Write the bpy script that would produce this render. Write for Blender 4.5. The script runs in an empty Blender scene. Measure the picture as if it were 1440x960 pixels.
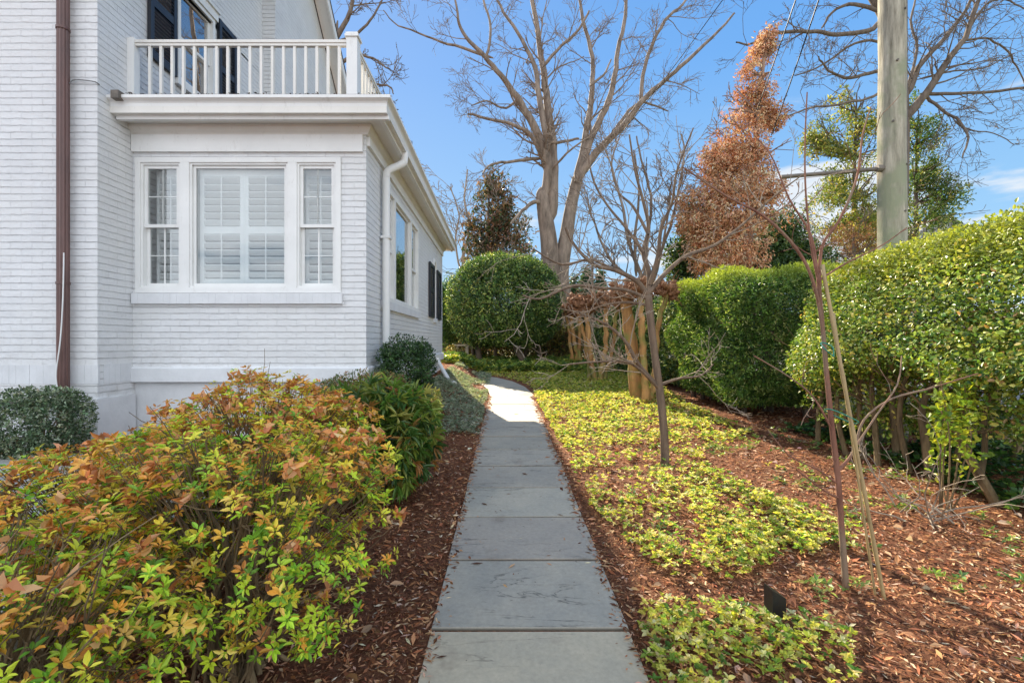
import bpy, math
import numpy as np
from math import radians as R, pi
rng = np.random.default_rng(7)
S = bpy.context.scene
COL = S.collection
F, CX, CY, H = 640.0, 703.0, 480.0, 1.34
def W(px, py, d):                       # a point at distance d down the garden
    return np.array([(px-CX)/F*d, d, H+(CY-py)/F*d])
def A(*v): return np.array(v, dtype=float)
def ss(a, b, x):
    t = np.clip((x-a)/(b-a), 0, 1); return t*t*(3-2*t)
def wob(x, y, s=1.0, seed=0):           # cheap smooth noise from sines
    r = np.random.default_rng(seed); o = 0
    for k in range(6):
        a, p, f = r.uniform(0, 2*pi), r.uniform(0, 2*pi), s*r.uniform(.6, 2.2)
        o = o+np.sin((x*math.cos(a)+y*math.sin(a))*f+p)
    return o/6
def wob3(P, s=1.0, seed=0, n=8):
    r = np.random.default_rng(seed); o = 0
    for k in range(n):
        a = r.normal(size=3); a /= np.linalg.norm(a)
        o = o+np.sin(P@a*s*r.uniform(.6, 2.0)+r.uniform(0, 6.28))
    return o/n*1.6
def gz(x, y):
    x = np.asarray(x, float); y = np.asarray(y, float)
    z = .028*np.clip(y, -6, 17)
    z = z+.30*ss(-.5, -1.3, x)*ss(5.2, 9, y)*(1-ss(14, 17, y))
    z = z+.16*ss(-1.5, -2.3, x)*(1-ss(6, 8, y))
    near = ss(.75, 1.3, x)+ss(-.45, -.7, x)
    z = z+near*(.022*wob(x, y, 3.2, 1)+.010*wob(x, y, 11, 2)+.006*wob(x, y, 27, 3))
    return z
# ------------------------------------------------------------- materials
def newmat(name):
    m = bpy.data.materials.new(name); m.use_nodes = True
    nt = m.node_tree; b = nt.nodes['Principled BSDF']; return m, nt, b
def nd(nt, t, **kw):
    n = nt.nodes.new(t)
    for k, v in kw.items():
        if k in n.inputs.keys(): n.inputs[k].default_value = v
        else: setattr(n, k, v)
    return n
def ramp(nt, src, stops, interp='LINEAR'):
    r = nt.nodes.new('ShaderNodeValToRGB'); r.color_ramp.interpolation = interp
    e = r.color_ramp.elements
    while len(e) < len(stops): e.new(.5)
    for q, (p, c) in zip(e, stops): q.position = p; q.color = (*c, 1) if len(c) == 3 else c
    nt.links.new(src, r.inputs['Fac']); return r.outputs['Color']
def mixc(nt, fac, a, b, mode='MIX'):
    m = nt.nodes.new('ShaderNodeMix'); m.data_type = 'RGBA'; m.blend_type = mode
    for s, v in ((m.inputs[0], fac), (m.inputs[6], a), (m.inputs[7], b)):
        if hasattr(v, 'is_output'): nt.links.new(v, s)
        else: s.default_value = v if isinstance(v, (int, float)) else (*v, 1)
    return m.outputs[2]
def noise(nt, scale, detail=4, rough=.6, vec=None, dist=0):
    n = nd(nt, 'ShaderNodeTexNoise'); n.inputs['Scale'].default_value = scale
    n.inputs['Detail'].default_value = detail; n.inputs['Roughness'].default_value = rough
    n.inputs['Distortion'].default_value = dist
    if vec is not None: nt.links.new(vec, n.inputs['Vector'])
    return n.outputs['Fac']
def objco(nt, scale=None):
    t = nt.nodes.new('ShaderNodeTexCoord'); o = t.outputs['Object']
    if scale:
        m = nt.nodes.new('ShaderNodeMapping'); m.inputs['Scale'].default_value = scale
        nt.links.new(o, m.inputs['Vector']); o = m.outputs['Vector']
    return o
def bump(nt, b, h, strength=.5, dist=.01):
    n = nt.nodes.new('ShaderNodeBump'); n.inputs['Strength'].default_value = strength
    n.inputs['Distance'].default_value = dist; nt.links.new(h, n.inputs['Height'])
    nt.links.new(n.outputs['Normal'], b.inputs['Normal']); return n
def simple(name, c, rough=.6, var=.12, scale=6, bs=.2, bd=.004, metal=0, spec=.5, stretch=None):
    m, nt, b = newmat(name)
    v = objco(nt, stretch)
    n = noise(nt, scale, 6, .65, v)
    c = np.array(c)
    nt.links.new(ramp(nt, n, [(.3, tuple(c*(1-var))), (.7, tuple(np.minimum(c*(1+var), .95)))]), b.inputs['Base Color'])
    b.inputs['Roughness'].default_value = rough; b.inputs['Metallic'].default_value = metal
    b.inputs['Specular IOR Level'].default_value = spec
    bump(nt, b, noise(nt, scale*6, 4, .6, v), bs, bd)
    return m
def leafmat(name, trans=.35, rough=.42, spec=.45, tint=(1.15, 1.1, .55)):
    m, nt, b = newmat(name)
    a = nt.nodes.new('ShaderNodeAttribute'); a.attribute_name = 'col'
    nt.links.new(a.outputs['Color'], b.inputs['Base Color'])
    b.inputs['Roughness'].default_value = rough; b.inputs['Specular IOR Level'].default_value = spec
    t = nt.nodes.new('ShaderNodeBsdfTranslucent')
    nt.links.new(mixc(nt, 1.0, a.outputs['Color'], tint, 'MULTIPLY'), t.inputs['Color'])
    mx = nt.nodes.new('ShaderNodeMixShader'); mx.inputs[0].default_value = trans
    nt.links.new(b.outputs[0], mx.inputs[1]); nt.links.new(t.outputs[0], mx.inputs[2])
    nt.links.new(mx.outputs[0], nt.nodes['Material Output'].inputs['Surface'])
    return m
def barkmat(name, dark, light, scale=9, stretch=(1, 1, .18), moss=None):
    m, nt, b = newmat(name)
    v = objco(nt, stretch)
    c = ramp(nt, noise(nt, scale, 8, .7, v), [(.3, dark), (.62, light)])
    if moss: c = mixc(nt, ramp(nt, noise(nt, 2.3, 4, .6, objco(nt)), [(.48, (0, 0, 0)), (.62, (1, 1, 1))]), c, moss)
    nt.links.new(c, b.inputs['Base Color']); b.inputs['Roughness'].default_value = .85
    b.inputs['Specular IOR Level'].default_value = .2
    bump(nt, b, noise(nt, scale*3, 6, .7, v), .6, .012)
    return m
def brickmat():
    m, nt, b = newmat('painted_brick')
    uv = nt.nodes.new('ShaderNodeUVMap'); uv.uv_map = 'UVMap'
    nz = nd(nt, 'ShaderNodeTexNoise'); nz.inputs['Scale'].default_value = 9; nz.inputs['Detail'].default_value = 3
    nt.links.new(uv.outputs[0], nz.inputs['Vector'])
    sb = nd(nt, 'ShaderNodeVectorMath', operation='SUBTRACT'); sb.inputs[1].default_value = (.5, .5, .5)
    nt.links.new(nz.outputs['Color'], sb.inputs[0])
    sc = nd(nt, 'ShaderNodeVectorMath', operation='SCALE'); sc.inputs['Scale'].default_value = .014
    nt.links.new(sb.outputs[0], sc.inputs[0])
    ad = nd(nt, 'ShaderNodeVectorMath', operation='ADD')
    nt.links.new(uv.outputs[0], ad.inputs[0]); nt.links.new(sc.outputs[0], ad.inputs[1])
    br = nt.nodes.new('ShaderNodeTexBrick')
    br.inputs['Scale'].default_value = 1; br.inputs['Brick Width'].default_value = .213
    br.inputs['Row Height'].default_value = .0686; br.inputs['Mortar Size'].default_value = .0055
    br.inputs['Mortar Smooth'].default_value = .45; br.inputs['Bias'].default_value = 0
    br.inputs['Color1'].default_value = (.8, .8, .8, 1); br.inputs['Color2'].default_value = (.2, .2, .2, 1)
    br.inputs['Mortar'].default_value = (.5, .5, .5, 1)
    nt.links.new(ad.outputs[0], br.inputs['Vector'])
    bh = nt.nodes.new('ShaderNodeTexBrick'); bh.inputs['Scale'].default_value = 1; bh.inputs['Brick Width'].default_value = 400
    bh.inputs['Row Height'].default_value = .0686; bh.inputs['Mortar Size'].default_value = .006; bh.inputs['Mortar Smooth'].default_value = .5
    nt.links.new(ad.outputs[0], bh.inputs['Vector'])
    vq = nd(nt, 'ShaderNodeMath', operation='MULTIPLY'); vq.inputs[1].default_value = .22; nt.links.new(br.outputs['Fac'], vq.inputs[0])
    jt = nd(nt, 'ShaderNodeMath', operation='MAXIMUM'); nt.links.new(vq.outputs[0], jt.inputs[0]); nt.links.new(bh.outputs['Fac'], jt.inputs[1])
    base = ramp(nt, noise(nt, 1.6, 6, .7, uv.outputs[0]), [(.3, (.66, .665, .67)), (.7, (.76, .765, .765))])
    per = mixc(nt, .10, base, br.outputs['Color'], 'OVERLAY')
    # joint grime where the paint is thin, also painting in the courses' shadow lines
    gr = ramp(nt, noise(nt, 5, 5, .7, uv.outputs[0]), [(.42, (0, 0, 0)), (.66, (1, 1, 1))])
    mf = nd(nt, 'ShaderNodeMath', operation='MULTIPLY'); nt.links.new(jt.outputs[0], mf.inputs[0]); nt.links.new(gr, mf.inputs[1])
    mf2 = nd(nt, 'ShaderNodeMath', operation='MULTIPLY'); nt.links.new(mf.outputs[0], mf2.inputs[0]); mf2.inputs[1].default_value = .6
    col = mixc(nt, mf2.outputs[0], per, (.30, .29, .28))
    # splash dirt low on the wall and faint uneven patches of repaint
    suv = nt.nodes.new('ShaderNodeSeparateXYZ'); nt.links.new(uv.outputs[0], suv.inputs[0])
    lowm = nd(nt, 'ShaderNodeMapRange'); lowm.inputs['From Min'].default_value = 1.7; lowm.inputs['From Max'].default_value = .7; nt.links.new(suv.outputs['Y'], lowm.inputs['Value'])
    dn = ramp(nt, noise(nt, 7, 7, .75, uv.outputs[0]), [(.45, (0, 0, 0)), (.7, (.55, .55, .55))])
    dm = nd(nt, 'ShaderNodeMath', operation='MULTIPLY'); nt.links.new(lowm.outputs[0], dm.inputs[0]); nt.links.new(dn, dm.inputs[1])
    col = mixc(nt, dm.outputs[0], col, (.42, .40, .36))
    pt = ramp(nt, noise(nt, .8, 3, .6, uv.outputs[0], .5), [(.5, (0, 0, 0)), (.53, (.5, .5, .5))])
    col = mixc(nt, pt, col, (.70, .70, .69))
    sp = ramp(nt, noise(nt, 60, 2, .5, uv.outputs[0]), [(.74, (0, 0, 0)), (.80, (1, 1, 1))])
    col = mixc(nt, sp, col, (.33, .31, .29))
    nt.links.new(col, b.inputs['Base Color']); b.inputs['Roughness'].default_value = .55
    hh = nd(nt, 'ShaderNodeMath', operation='MULTIPLY_ADD'); hh.inputs[1].default_value = -1.0
    nt.links.new(jt.outputs[0], hh.inputs[0])
    n2 = nd(nt, 'ShaderNodeMath', operation='MULTIPLY'); nt.links.new(noise(nt, 26, 6, .65, uv.outputs[0]), n2.inputs[0]); n2.inputs[1].default_value = .9
    n3 = nd(nt, 'ShaderNodeMath', operation='MULTIPLY_ADD'); nt.links.new(br.outputs['Color'], n3.inputs[0]); n3.inputs[1].default_value = .35
    nt.links.new(n2.outputs[0], n3.inputs[2]); nt.links.new(n3.outputs[0], hh.inputs[2])
    bump(nt, b, hh.outputs[0], 1.0, .012)
    return m
M = {}
M['brick'] = brickmat()
def trimmat(name, c):
    m, nt, b = newmat(name); v = objco(nt)
    col = ramp(nt, noise(nt, 3, 6, .6, v), [(.3, tuple(np.array(c)*.94)), (.7, tuple(np.array(c)*1.04))])
    gr = ramp(nt, noise(nt, 11, 8, .8, objco(nt, (1, 1, .35))), [(.56, (0, 0, 0)), (.74, (.5, .5, .5))])
    col = mixc(nt, gr, col, (.42, .40, .35)); sp = ramp(nt, noise(nt, 70, 2, .5, v), [(.75, (0, 0, 0)), (.79, (.8, .8, .8))])
    col = mixc(nt, sp, col, (.25, .22, .18)); nt.links.new(col, b.inputs['Base Color']); b.inputs['Roughness'].default_value = .5
    bump(nt, b, noise(nt, 22, 5, .6, objco(nt, (.3, .3, 1))), .25, .003); return m
M['white0'] = simple('white_paint', (.74, .74, .72), .45, .05, 3, .15)
M['white'] = trimmat('weathered_white_paint', (.76, .76, .74)); M['cream'] = trimmat('aged_white_paint', (.73, .71, .66))
M['stucco'] = simple('painted_concrete', (.66, .67, .68), .7, .08, 5, .4, .006)
M['black'] = simple('black_shutter_paint', (.018, .02, .028), .4, .2, 5, .1)
M['brown_metal'] = simple('brown_downspout_metal', (.115, .055, .045), .35, .35, 7, .1, .002, stretch=(1, 1, .3))
M['shingle'] = simple('dark_roof_shingle', (.05, .05, .052), .9, .3, 12, .6, .01)
M['louver'] = simple('interior_shutter_paint', (.86, .86, .85), .5, .02)
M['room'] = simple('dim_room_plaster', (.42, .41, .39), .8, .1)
M['curtain'] = simple('pale_curtain', (.6, .6, .58), .8, .1, 3, .2, .004)
M['pole'] = barkmat('weathered_pole_wood', (.12, .11, .08), (.46, .42, .33), 14, (1, 1, .12), (.27, .28, .19))
M['steel'] = simple('rusty_steel', (.13, .11, .09), .6, .4, 10)
M['cable'] = simple('black_cable', (.015, .015, .016), .6)
M['greyf'] = simple('galvanised_grey', (.22, .22, .22), .6)
M['bamboo'] = simple('tan_bamboo', (.36, .26, .12), .5, .25, 20, .2, .002, stretch=(1, 1, .3))
M['tie'] = simple('green_garden_tie', (.02, .22, .15), .5)
M['blackp'] = simple('black_plastic', (.012, .012, .012), .45)
M['stone'] = simple('pale_stone', (.42, .38, .31), .8, .2, 8, .4)
M['asphalt'] = simple('road_asphalt', (.16, .16, .16), .9, .2, 4, .4)
M['conc'] = simple('kerb_concrete', (.36, .35, .33), .85, .15, 5, .3)
M['bark_big'] = barkmat('grey_tree_bark', (.09, .07, .055), (.29, .225, .175), 5, (1, 1, .25))
M['bark_dark'] = barkmat('dark_tree_bark', (.07, .05, .04), (.19, .15, .115), 9)
M['bark_ivy'] = barkmat('reddish_vine_bark', (.16, .10, .07), (.36, .24, .17), 10)
M['bark_myrtle'] = barkmat('smooth_orange_bark', (.17, .08, .035), (.56, .31, .12), 5, (1, 1, .15), (.24, .23, .07))
M['bark_young'] = barkmat('young_tree_bark', (.085, .06, .045), (.21, .15, .105), 18)
M['bark_red'] = barkmat('reddish_sapling_bark', (.12, .05, .035), (.30, .15, .10), 14, moss=(.24, .17, .115))
M['bark_green'] = barkmat('mossy_stem_bark', (.07, .05, .03), (.24, .17, .09), 14)
M['twig_pale'] = barkmat('pale_twig_bark', (.18, .14, .105), (.38, .31, .24), 20)
M['knob'] = barkmat('knobby_pollard_wood', (.07, .035, .02), (.32, .16, .085), 24, (1, 1, 1))
M['leaf'] = leafmat('leaf_soft')
M['leaf_thin'] = leafmat('leaf_thin', .5, .45, .35)
M['leaf_gloss'] = leafmat('leaf_glossy', .3, .38, .5)
M['leaf_azalea'] = leafmat('leaf_azalea', .2, .45, .35)
M['leaf_dry'] = leafmat('leaf_dry', .25, .8, .15, (1.1, .9, .7))
def mulchmat(name, soil=False):
    m, nt, b = newmat(name)
    v = objco(nt)
    n = noise(nt, 38, 8, .75, v, .6)
    c = ramp(nt, n, [(.30, (.05, .02, .011)), (.5, (.21, .085, .043)), (.72, (.44, .22, .12))])
    big = ramp(nt, noise(nt, .9, 4, .6, v), [(.35, (.75, .75, .75)), (.7, (1.15, 1.1, 1.05))])
    c = mixc(nt, 1.0, c, big, 'MULTIPLY')
    # lawn beyond the hedges
    sx = nt.nodes.new('ShaderNodeSeparateXYZ'); nt.links.new(v, sx.inputs[0])
    mr = nd(nt, 'ShaderNodeMapRange'); mr.inputs['From Min'].default_value = 5.2; mr.inputs['From Max'].default_value = 5.7
    nt.links.new(sx.outputs['X'], mr.inputs['Value'])
    mr2 = nd(nt, 'ShaderNodeMapRange'); mr2.inputs['From Min'].default_value = 22; mr2.inputs['From Max'].default_value = 24
    nt.links.new(sx.outputs['Y'], mr2.inputs['Value'])
    mx = nd(nt, 'ShaderNodeMath', operation='MAXIMUM'); nt.links.new(mr.outputs[0], mx.inputs[0]); nt.links.new(mr2.outputs[0], mx.inputs[1])
    lawn = ramp(nt, noise(nt, 14, 6, .7, v), [(.35, (.09, .10, .03)), (.65, (.22, .20, .08))])
    c = mixc(nt, mx.outputs[0], c, lawn)
    nt.links.new(c, b.inputs['Base Color']); b.inputs['Roughness'].default_value = .9; b.inputs['Specular IOR Level'].default_value = .2
    bump(nt, b, noise(nt, 60, 8, .75, v, .5), 1.0, .03)
    return m
M['mulch'] = mulchmat('mulch_soil')
def stonemat():
    m, nt, b = newmat('bluestone')
    a = nt.nodes.new('ShaderNodeAttribute'); a.attribute_name = 'col'
    v = objco(nt)
    n1 = noise(nt, 2.2, 7, .65, v, .4)
    c = mixc(nt, 1.0, a.outputs['Color'], ramp(nt, n1, [(.3, (.80, .82, .84)), (.7, (1.14, 1.1, 1.04))]), 'MULTIPLY')
    n2 = noise(nt, 45, 5, .7, v)
    c = mixc(nt, 1.0, c, ramp(nt, n2, [(.3, (.86, .86, .86)), (.7, (1.1, 1.1, 1.1))]), 'MULTIPLY')
    st = ramp(nt, noise(nt, 3.7, 4, .6, v), [(.60, (0, 0, 0)), (.74, (.6, .6, .6))])
    c = mixc(nt, st, c, (.20, .155, .11))
    pr = ramp(nt, noise(nt, 24, 2, .5, v), [(.73, (0, 0, 0)), (.76, (.7, .7, .7))])
    c = mixc(nt, pr, c, (.10, .075, .055))
    # cleft lines across each slab
    vs = objco(nt, (.55, 3.2, 1))
    cl = noise(nt, 1.5, 8, .55, vs, 1.2)
    ab = nd(nt, 'ShaderNodeMath', operation='SUBTRACT'); ab.inputs[1].default_value = .5; nt.links.new(cl, ab.inputs[0])
    ab2 = nd(nt, 'ShaderNodeMath', operation='ABSOLUTE'); nt.links.new(ab.outputs[0], ab2.inputs[0])
    line = ramp(nt, ab2.outputs[0], [(0, (.35, .35, .35)), (.009, (1, 1, 1))])
    ptc = ramp(nt, noise(nt, 1.3, 2, .5, v), [(.46, (0, 0, 0)), (.56, (1, 1, 1))])
    c = mixc(nt, ptc, c, mixc(nt, 1.0, c, line, 'MULTIPLY'))
    nt.links.new(c, b.inputs['Base Color']); b.inputs['Roughness'].default_value = .62
    hs = nd(nt, 'ShaderNodeMath', operation='MULTIPLY_ADD'); hs.inputs[1].default_value = .4
    nt.links.new(n2, hs.inputs[0]); st2 = nd(nt, 'ShaderNodeMath', operation='GREATER_THAN'); st2.inputs[1].default_value = .5
    nt.links.new(cl, st2.inputs[0]); ad = nd(nt, 'ShaderNodeMath', operation='MULTIPLY_ADD'); ad.inputs[1].default_value = 1.6
    nt.links.new(n1, ad.inputs[0]); st3 = nd(nt, 'ShaderNodeMath', operation='MULTIPLY'); nt.links.new(st2.outputs[0], st3.inputs[0]); nt.links.new(ptc, st3.inputs[1])
    nt.links.new(st3.outputs[0], ad.inputs[2]); nt.links.new(ad.outputs[0], hs.inputs[2])
    bump(nt, b, hs.outputs[0], .7, .004)
    return m
M['bluestone'] = stonemat()
def glassmat():
    m, nt, b = newmat('window_glass')
    t = nt.nodes.new('ShaderNodeBsdfTransparent'); t.inputs[0].default_value = (.92, .94, .94, 1)
    g = nt.nodes.new('ShaderNodeBsdfGlossy'); g.inputs['Roughness'].default_value = .0
    lw = nt.nodes.new('ShaderNodeLayerWeight'); lw.inputs['Blend'].default_value = .5
    pw = nd(nt, 'ShaderNodeMath', operation='POWER'); pw.inputs[1].default_value = 2.2; nt.links.new(lw.outputs['Facing'], pw.inputs[0])
    fr = nd(nt, 'ShaderNodeMath', operation='MULTIPLY_ADD'); fr.inputs[1].default_value = .88; fr.inputs[2].default_value = .11; nt.links.new(pw.outputs[0], fr.inputs[0])
    bp = nt.nodes.new('ShaderNodeBump'); bp.inputs['Strength'].default_value = .015; bp.inputs['Distance'].default_value = .006
    nt.links.new(noise(nt, 2.0, 1, .5, objco(nt)), bp.inputs['Height']); nt.links.new(bp.outputs[0], g.inputs['Normal'])
    mx = nt.nodes.new('ShaderNodeMixShader')
    nt.links.new(fr.outputs[0], mx.inputs[0]); nt.links.new(t.outputs[0], mx.inputs[1]); nt.links.new(g.outputs[0], mx.inputs[2])
    nt.links.new(mx.outputs[0], nt.nodes['Material Output'].inputs['Surface'])
    return m
M['glass'] = glassmat()
# ------------------------------------------------------------- mesh tools
def mesh_np(name, V, Fq, mat, parent=None, col=None, smooth=False, uv=None):
    """V (n,3); Fq = list of (m,k) index arrays"""
    me = bpy.data.meshes.new(name)
    V = np.asarray(V, np.float32)
    me.vertices.add(len(V)); me.vertices.foreach_set('co', V.ravel())
    li = np.concatenate([f.ravel() for f in Fq]).astype(np.int32)
    cnt = np.concatenate([np.full(len(f), f.shape[1]) for f in Fq]).astype(np.int32)
    st = np.concatenate([[0], np.cumsum(cnt)[:-1]]).astype(np.int32)
    me.loops.add(len(li)); me.loops.foreach_set('vertex_index', li)
    me.polygons.add(len(cnt)); me.polygons.foreach_set('loop_start', st); me.polygons.foreach_set('loop_total', cnt)
    me.polygons.foreach_set('use_smooth', np.full(len(cnt), bool(smooth)))
    if col is not None:
        a = me.color_attributes.new('col', 'FLOAT_COLOR', 'POINT')
        c = np.ones((len(V), 4), np.float32); c[:, :3] = col; a.data.foreach_set('color', c.ravel())
    if uv is not None:
        l = me.uv_layers.new(name='UVMap'); l.data.foreach_set('uv', np.asarray(uv, np.float32)[li].ravel())
    me.update(calc_edges=True); me.validate()
    me.materials.append(mat)
    o = bpy.data.objects.new(name, me); COL.objects.link(o)
    if parent is not None: o.parent = parent; o.matrix_parent_inverse = parent_inv(parent)
    return o
def parent_inv(p):
    from mathutils import Matrix
    return Matrix.Translation(p.location).inverted()
class MB:
    """collects boxes, prisms and tubes into one mesh"""
    def __init__(s): s.v = []; s.f = []; s.uv = []; s.n = 0
    def add(s, V, F, uv=None):
        V = np.asarray(V, float)
        s.v.append(V); s.uv.append(np.zeros((len(V), 2)) if uv is None else np.asarray(uv, float))
        for f in F:
            f = np.asarray(f, int)
            s.f.append((f if f.ndim == 2 else f[None])+s.n)
        s.n += len(V); return s
    def box(s, x0, x1, y0, y1, z0, z1, bev=0):
        if x0 > x1: x0, x1 = x1, x0
        if y0 > y1: y0, y1 = y1, y0
        if z0 > z1: z0, z1 = z1, z0
        V = [(x, y, z) for z in (z0, z1) for x, y in ((x0, y0), (x1, y0), (x1, y1), (x0, y1))]
        uv = [(x+y, z) for x, y, z in V]
        return s.add(V, [[(0, 3, 2, 1), (4, 5, 6, 7), (0, 1, 5, 4), (1, 2, 6, 5), (2, 3, 7, 6), (3, 0, 4, 7)]], uv)
    def obox(s, c, ax, ay, az):          # oriented box from centre and half axes
        c, ax, ay, az = map(np.asarray, (c, ax, ay, az))
        V = [c+i*ax+j*ay+k*az for k in (-1, 1) for i, j in ((-1, -1), (1, -1), (1, 1), (-1, 1))]
        return s.add(V, [[(0, 3, 2, 1), (4, 5, 6, 7), (0, 1, 5, 4), (1, 2, 6, 5), (2, 3, 7, 6), (3, 0, 4, 7)]])
    def tube(s, P, r, sides=8, cap=True):
        P = np.asarray(P, float); n = len(P); r = np.broadcast_to(np.asarray(r, float), (n,))
        T = np.gradient(P, axis=0); T /= np.linalg.norm(T, axis=1)[:, None]+1e-9
        m = np.abs(T.mean(0)); ref = np.zeros(3); ref[int(np.argmin(m))] = 1
        U = np.cross(T, ref); U /= np.linalg.norm(U, axis=1)[:, None]+1e-9
        Vv = np.cross(T, U)
        a = np.linspace(0, 2*pi, sides, endpoint=False)
        ring = P[:, None]+r[:, None, None]*(np.cos(a)[None, :, None]*U[:, None]+np.sin(a)[None, :, None]*Vv[:, None])
        i = np.arange(n-1)[:, None]*sides; j = np.arange(sides)[None]; k = (j+1) % sides
        f = np.stack([i+j, i+k, i+sides+k, i+sides+j], -1).reshape(-1, 4)
        fs = [f]
        if cap and sides > 3: fs += [np.arange(sides)[None, ::-1], ((n-1)*sides+np.arange(sides))[None]]
        return s.add(ring.reshape(-1, 3), fs)
    def build(s, name, mat, parent=None, smooth=False, uv=False):
        by = {}
        for f in s.f: by.setdefault(f.shape[1], []).append(f)
        return mesh_np(name, np.concatenate(s.v), [np.concatenate(x) for x in by.values()], mat, parent,
                       smooth=smooth, uv=np.concatenate(s.uv) if uv else None)
def tag(o, label=None, cat=None, group=None, kind=None):
    if label: o['label'] = label
    if cat: o['category'] = cat
    if group: o['group'] = group
    if kind: o['kind'] = kind
    return o
def thing(name, loc, label, cat, group=None):
    o = bpy.data.objects.new(name, None); COL.objects.link(o); o.location = loc; o.empty_display_size = .2
    return tag(o, label, cat, group)
# ------------------------------------------------------------- foliage tools
def unit(v): return v/(np.linalg.norm(v, axis=-1, keepdims=True)+1e-9)
def leaves(P, D, N, L, Wd, C, kind=4, fold=.25, droop=0.0):
    """leaf blades: base P, direction D, face normal N -> V, F, col"""
    n = len(P); D = unit(D); N = unit(N-(N*D).sum(-1, keepdims=True)*D); Sd = np.cross(D, N)
    L = np.broadcast_to(np.asarray(L, float), (n,))[:, None]; Wd = np.broadcast_to(np.asarray(Wd, float), (n,))[:, None]
    if kind == 4:
        V = np.stack([P, P+D*L*.5+Sd*Wd*.5+N*Wd*fold, P+D*L-N*L*droop, P+D*L*.5-Sd*Wd*.5+N*Wd*fold], 1)
        b = np.arange(n)[:, None]*4
        Fc = np.concatenate([b+np.array([[0, 1, 2]]), b+np.array([[0, 2, 3]])]); k = 4
    else:
        V = np.stack([P, P+D*L*.35+Sd*Wd*.5+N*Wd*fold, P+D*L*.75+Sd*Wd*.36+N*(Wd*fold-L*droop*.5),
                      P+D*L-N*L*droop, P+D*L*.75-Sd*Wd*.36+N*(Wd*fold-L*droop*.5), P+D*L*.35-Sd*Wd*.5+N*Wd*fold], 1)
        b = np.arange(n)[:, None]*6
        Fc = np.concatenate([b+np.array([[0, 1, 2, 3]]), b+np.array([[0, 3, 4, 5]])]); k = 6
    return V.reshape(-1, 3), Fc, np.repeat(C, k, axis=0)
def leafmesh(name, parts, mat, parent=None):
    V = []; Fq = []; C = []; n = 0
    for v, f, c in parts: V.append(v); Fq.append(f+n); C.append(c); n += len(v)
    by = {}
    for f in Fq: by.setdefault(f.shape[1], []).append(f)
    return mesh_np(name, np.concatenate(V), [np.concatenate(x) for x in by.values()], mat, parent, col=np.concatenate(C))
def palette(n, cols, wts, jit=.18, rg=None):
    rg = rg or rng
    wts = np.array(wts, float); i = rg.choice(len(cols), n, p=wts/wts.sum())
    c = np.array(cols)[i]*(1+rg.normal(0, jit, (n, 1)))*(1+rg.normal(0, .06, (n, 3)))
    return np.clip(c, .004, .8)
def rnd(n, rg=None):
    v = (rg or rng).normal(size=(n, 3)); return unit(v)
def blob(c, rad, n, e=2.0, depth=.35, lump=.08, ls=2.0, gap=-9, gs=3.0, seed=1, zcut=None, kd=2.0):
    """points through the outer layer of a rounded box, with lumps and gaps -> points, outward normals"""
    rg = np.random.default_rng(seed)
    c = np.asarray(c, float); rad = np.asarray(rad, float)
    m = int(n*1.0)
    ar = np.array([rad[1]*rad[2], rad[0]*rad[2], rad[0]*rad[1]]); ax = rg.choice(3, m, p=ar/ar.sum())
    p = rg.uniform(-1, 1, (m, 3)); p[np.arange(m), ax] = rg.choice([-1, 1], m)
    q = p/(np.abs(p)**e).sum(1)[:, None]**(1/e)
    nr = unit(np.sign(q)*np.abs(q)**(e-1)/rad)
    k = 1-depth*rg.uniform(0, 1, m)**kd+lump*wob3(q*rad, ls, seed)
    P = c+q*rad*k[:, None]
    keep = wob3(P, gs, seed+5) > gap
    if zcut is not None: keep &= P[:, 2] > zcut
    return P[keep], nr[keep]
def foliage(P, Nn, cols, wts, L, Wd, per=1, spread=.8, out=.5, kind=4, fold=.25, droop=0, upn=.4, jit=.2, seed=3, clump=.0):
    rg = np.random.default_rng(seed)
    n = len(P); P2 = np.repeat(P, per, 0); N2 = np.repeat(Nn, per, 0); m = len(P2)
    if per > 1 and clump: P2 = P2+rg.normal(0, clump, (m, 3))
    D = unit(rnd(m, rg)*spread+N2*out)
    N = unit(rnd(m, rg)*.5+N2*.6+np.array([0, 0, upn]))
    s = rg.uniform(.7, 1.25, m)
    C = palette(n, cols, wts, jit, rg); C = np.repeat(C, per, 0)*(1+rg.normal(0, .1, (m, 1)))
    return leaves(P2, D, N, L*s, Wd*s, np.clip(C, .004, .8), kind, fold, droop)
# ------------------------------------------------------------- branching
def chain(p, d, L, n, rg, wig=.18, up=.0, tgt=None):
    P = [np.asarray(p, float)]; d = unit(np.asarray(d, float)); s = L/n
    for i in range(n):
        d = unit(d+rg.normal(0, wig, 3)+np.array([0, 0, up])); P.append(P[-1]+d*s)
    return np.array(P)
def grow(out, p, d, L, r, lev, rg, wig=.16, up=.04, ang=(.45, .95), nch=(3, 6), rmin=.006, k=(.4, .7), gr=0, t0=.2):
    n = max(3, int(L/.35)) if L > 1 else 4
    P = chain(p, d, L, n, rg, wig, up); rad = np.linspace(r, max(r*.35, rmin), n+1)
    out.append((P, rad, lev))
    if lev <= 0: return
    for c in range(rg.integers(*nch)):
        t = rg.uniform(t0, 1.0)*n; i = int(min(t, n-1)); q = P[i]+(P[i+1]-P[i])*(t-i)
        dd = unit(P[i+1]-P[i]); a = rg.uniform(*ang); ax = unit(np.cross(dd, rg.normal(size=3)))
        nd_ = unit(dd*math.cos(a)+ax*math.sin(a)+np.array([0, 0, gr]))
        grow(out, q, nd_, L*rg.uniform(*k)*(1-.35*t/n), max(rad[i]*.6, rmin), lev-1, rg, wig*1.1, up, ang, nch, rmin, k, gr, t0)
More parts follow.
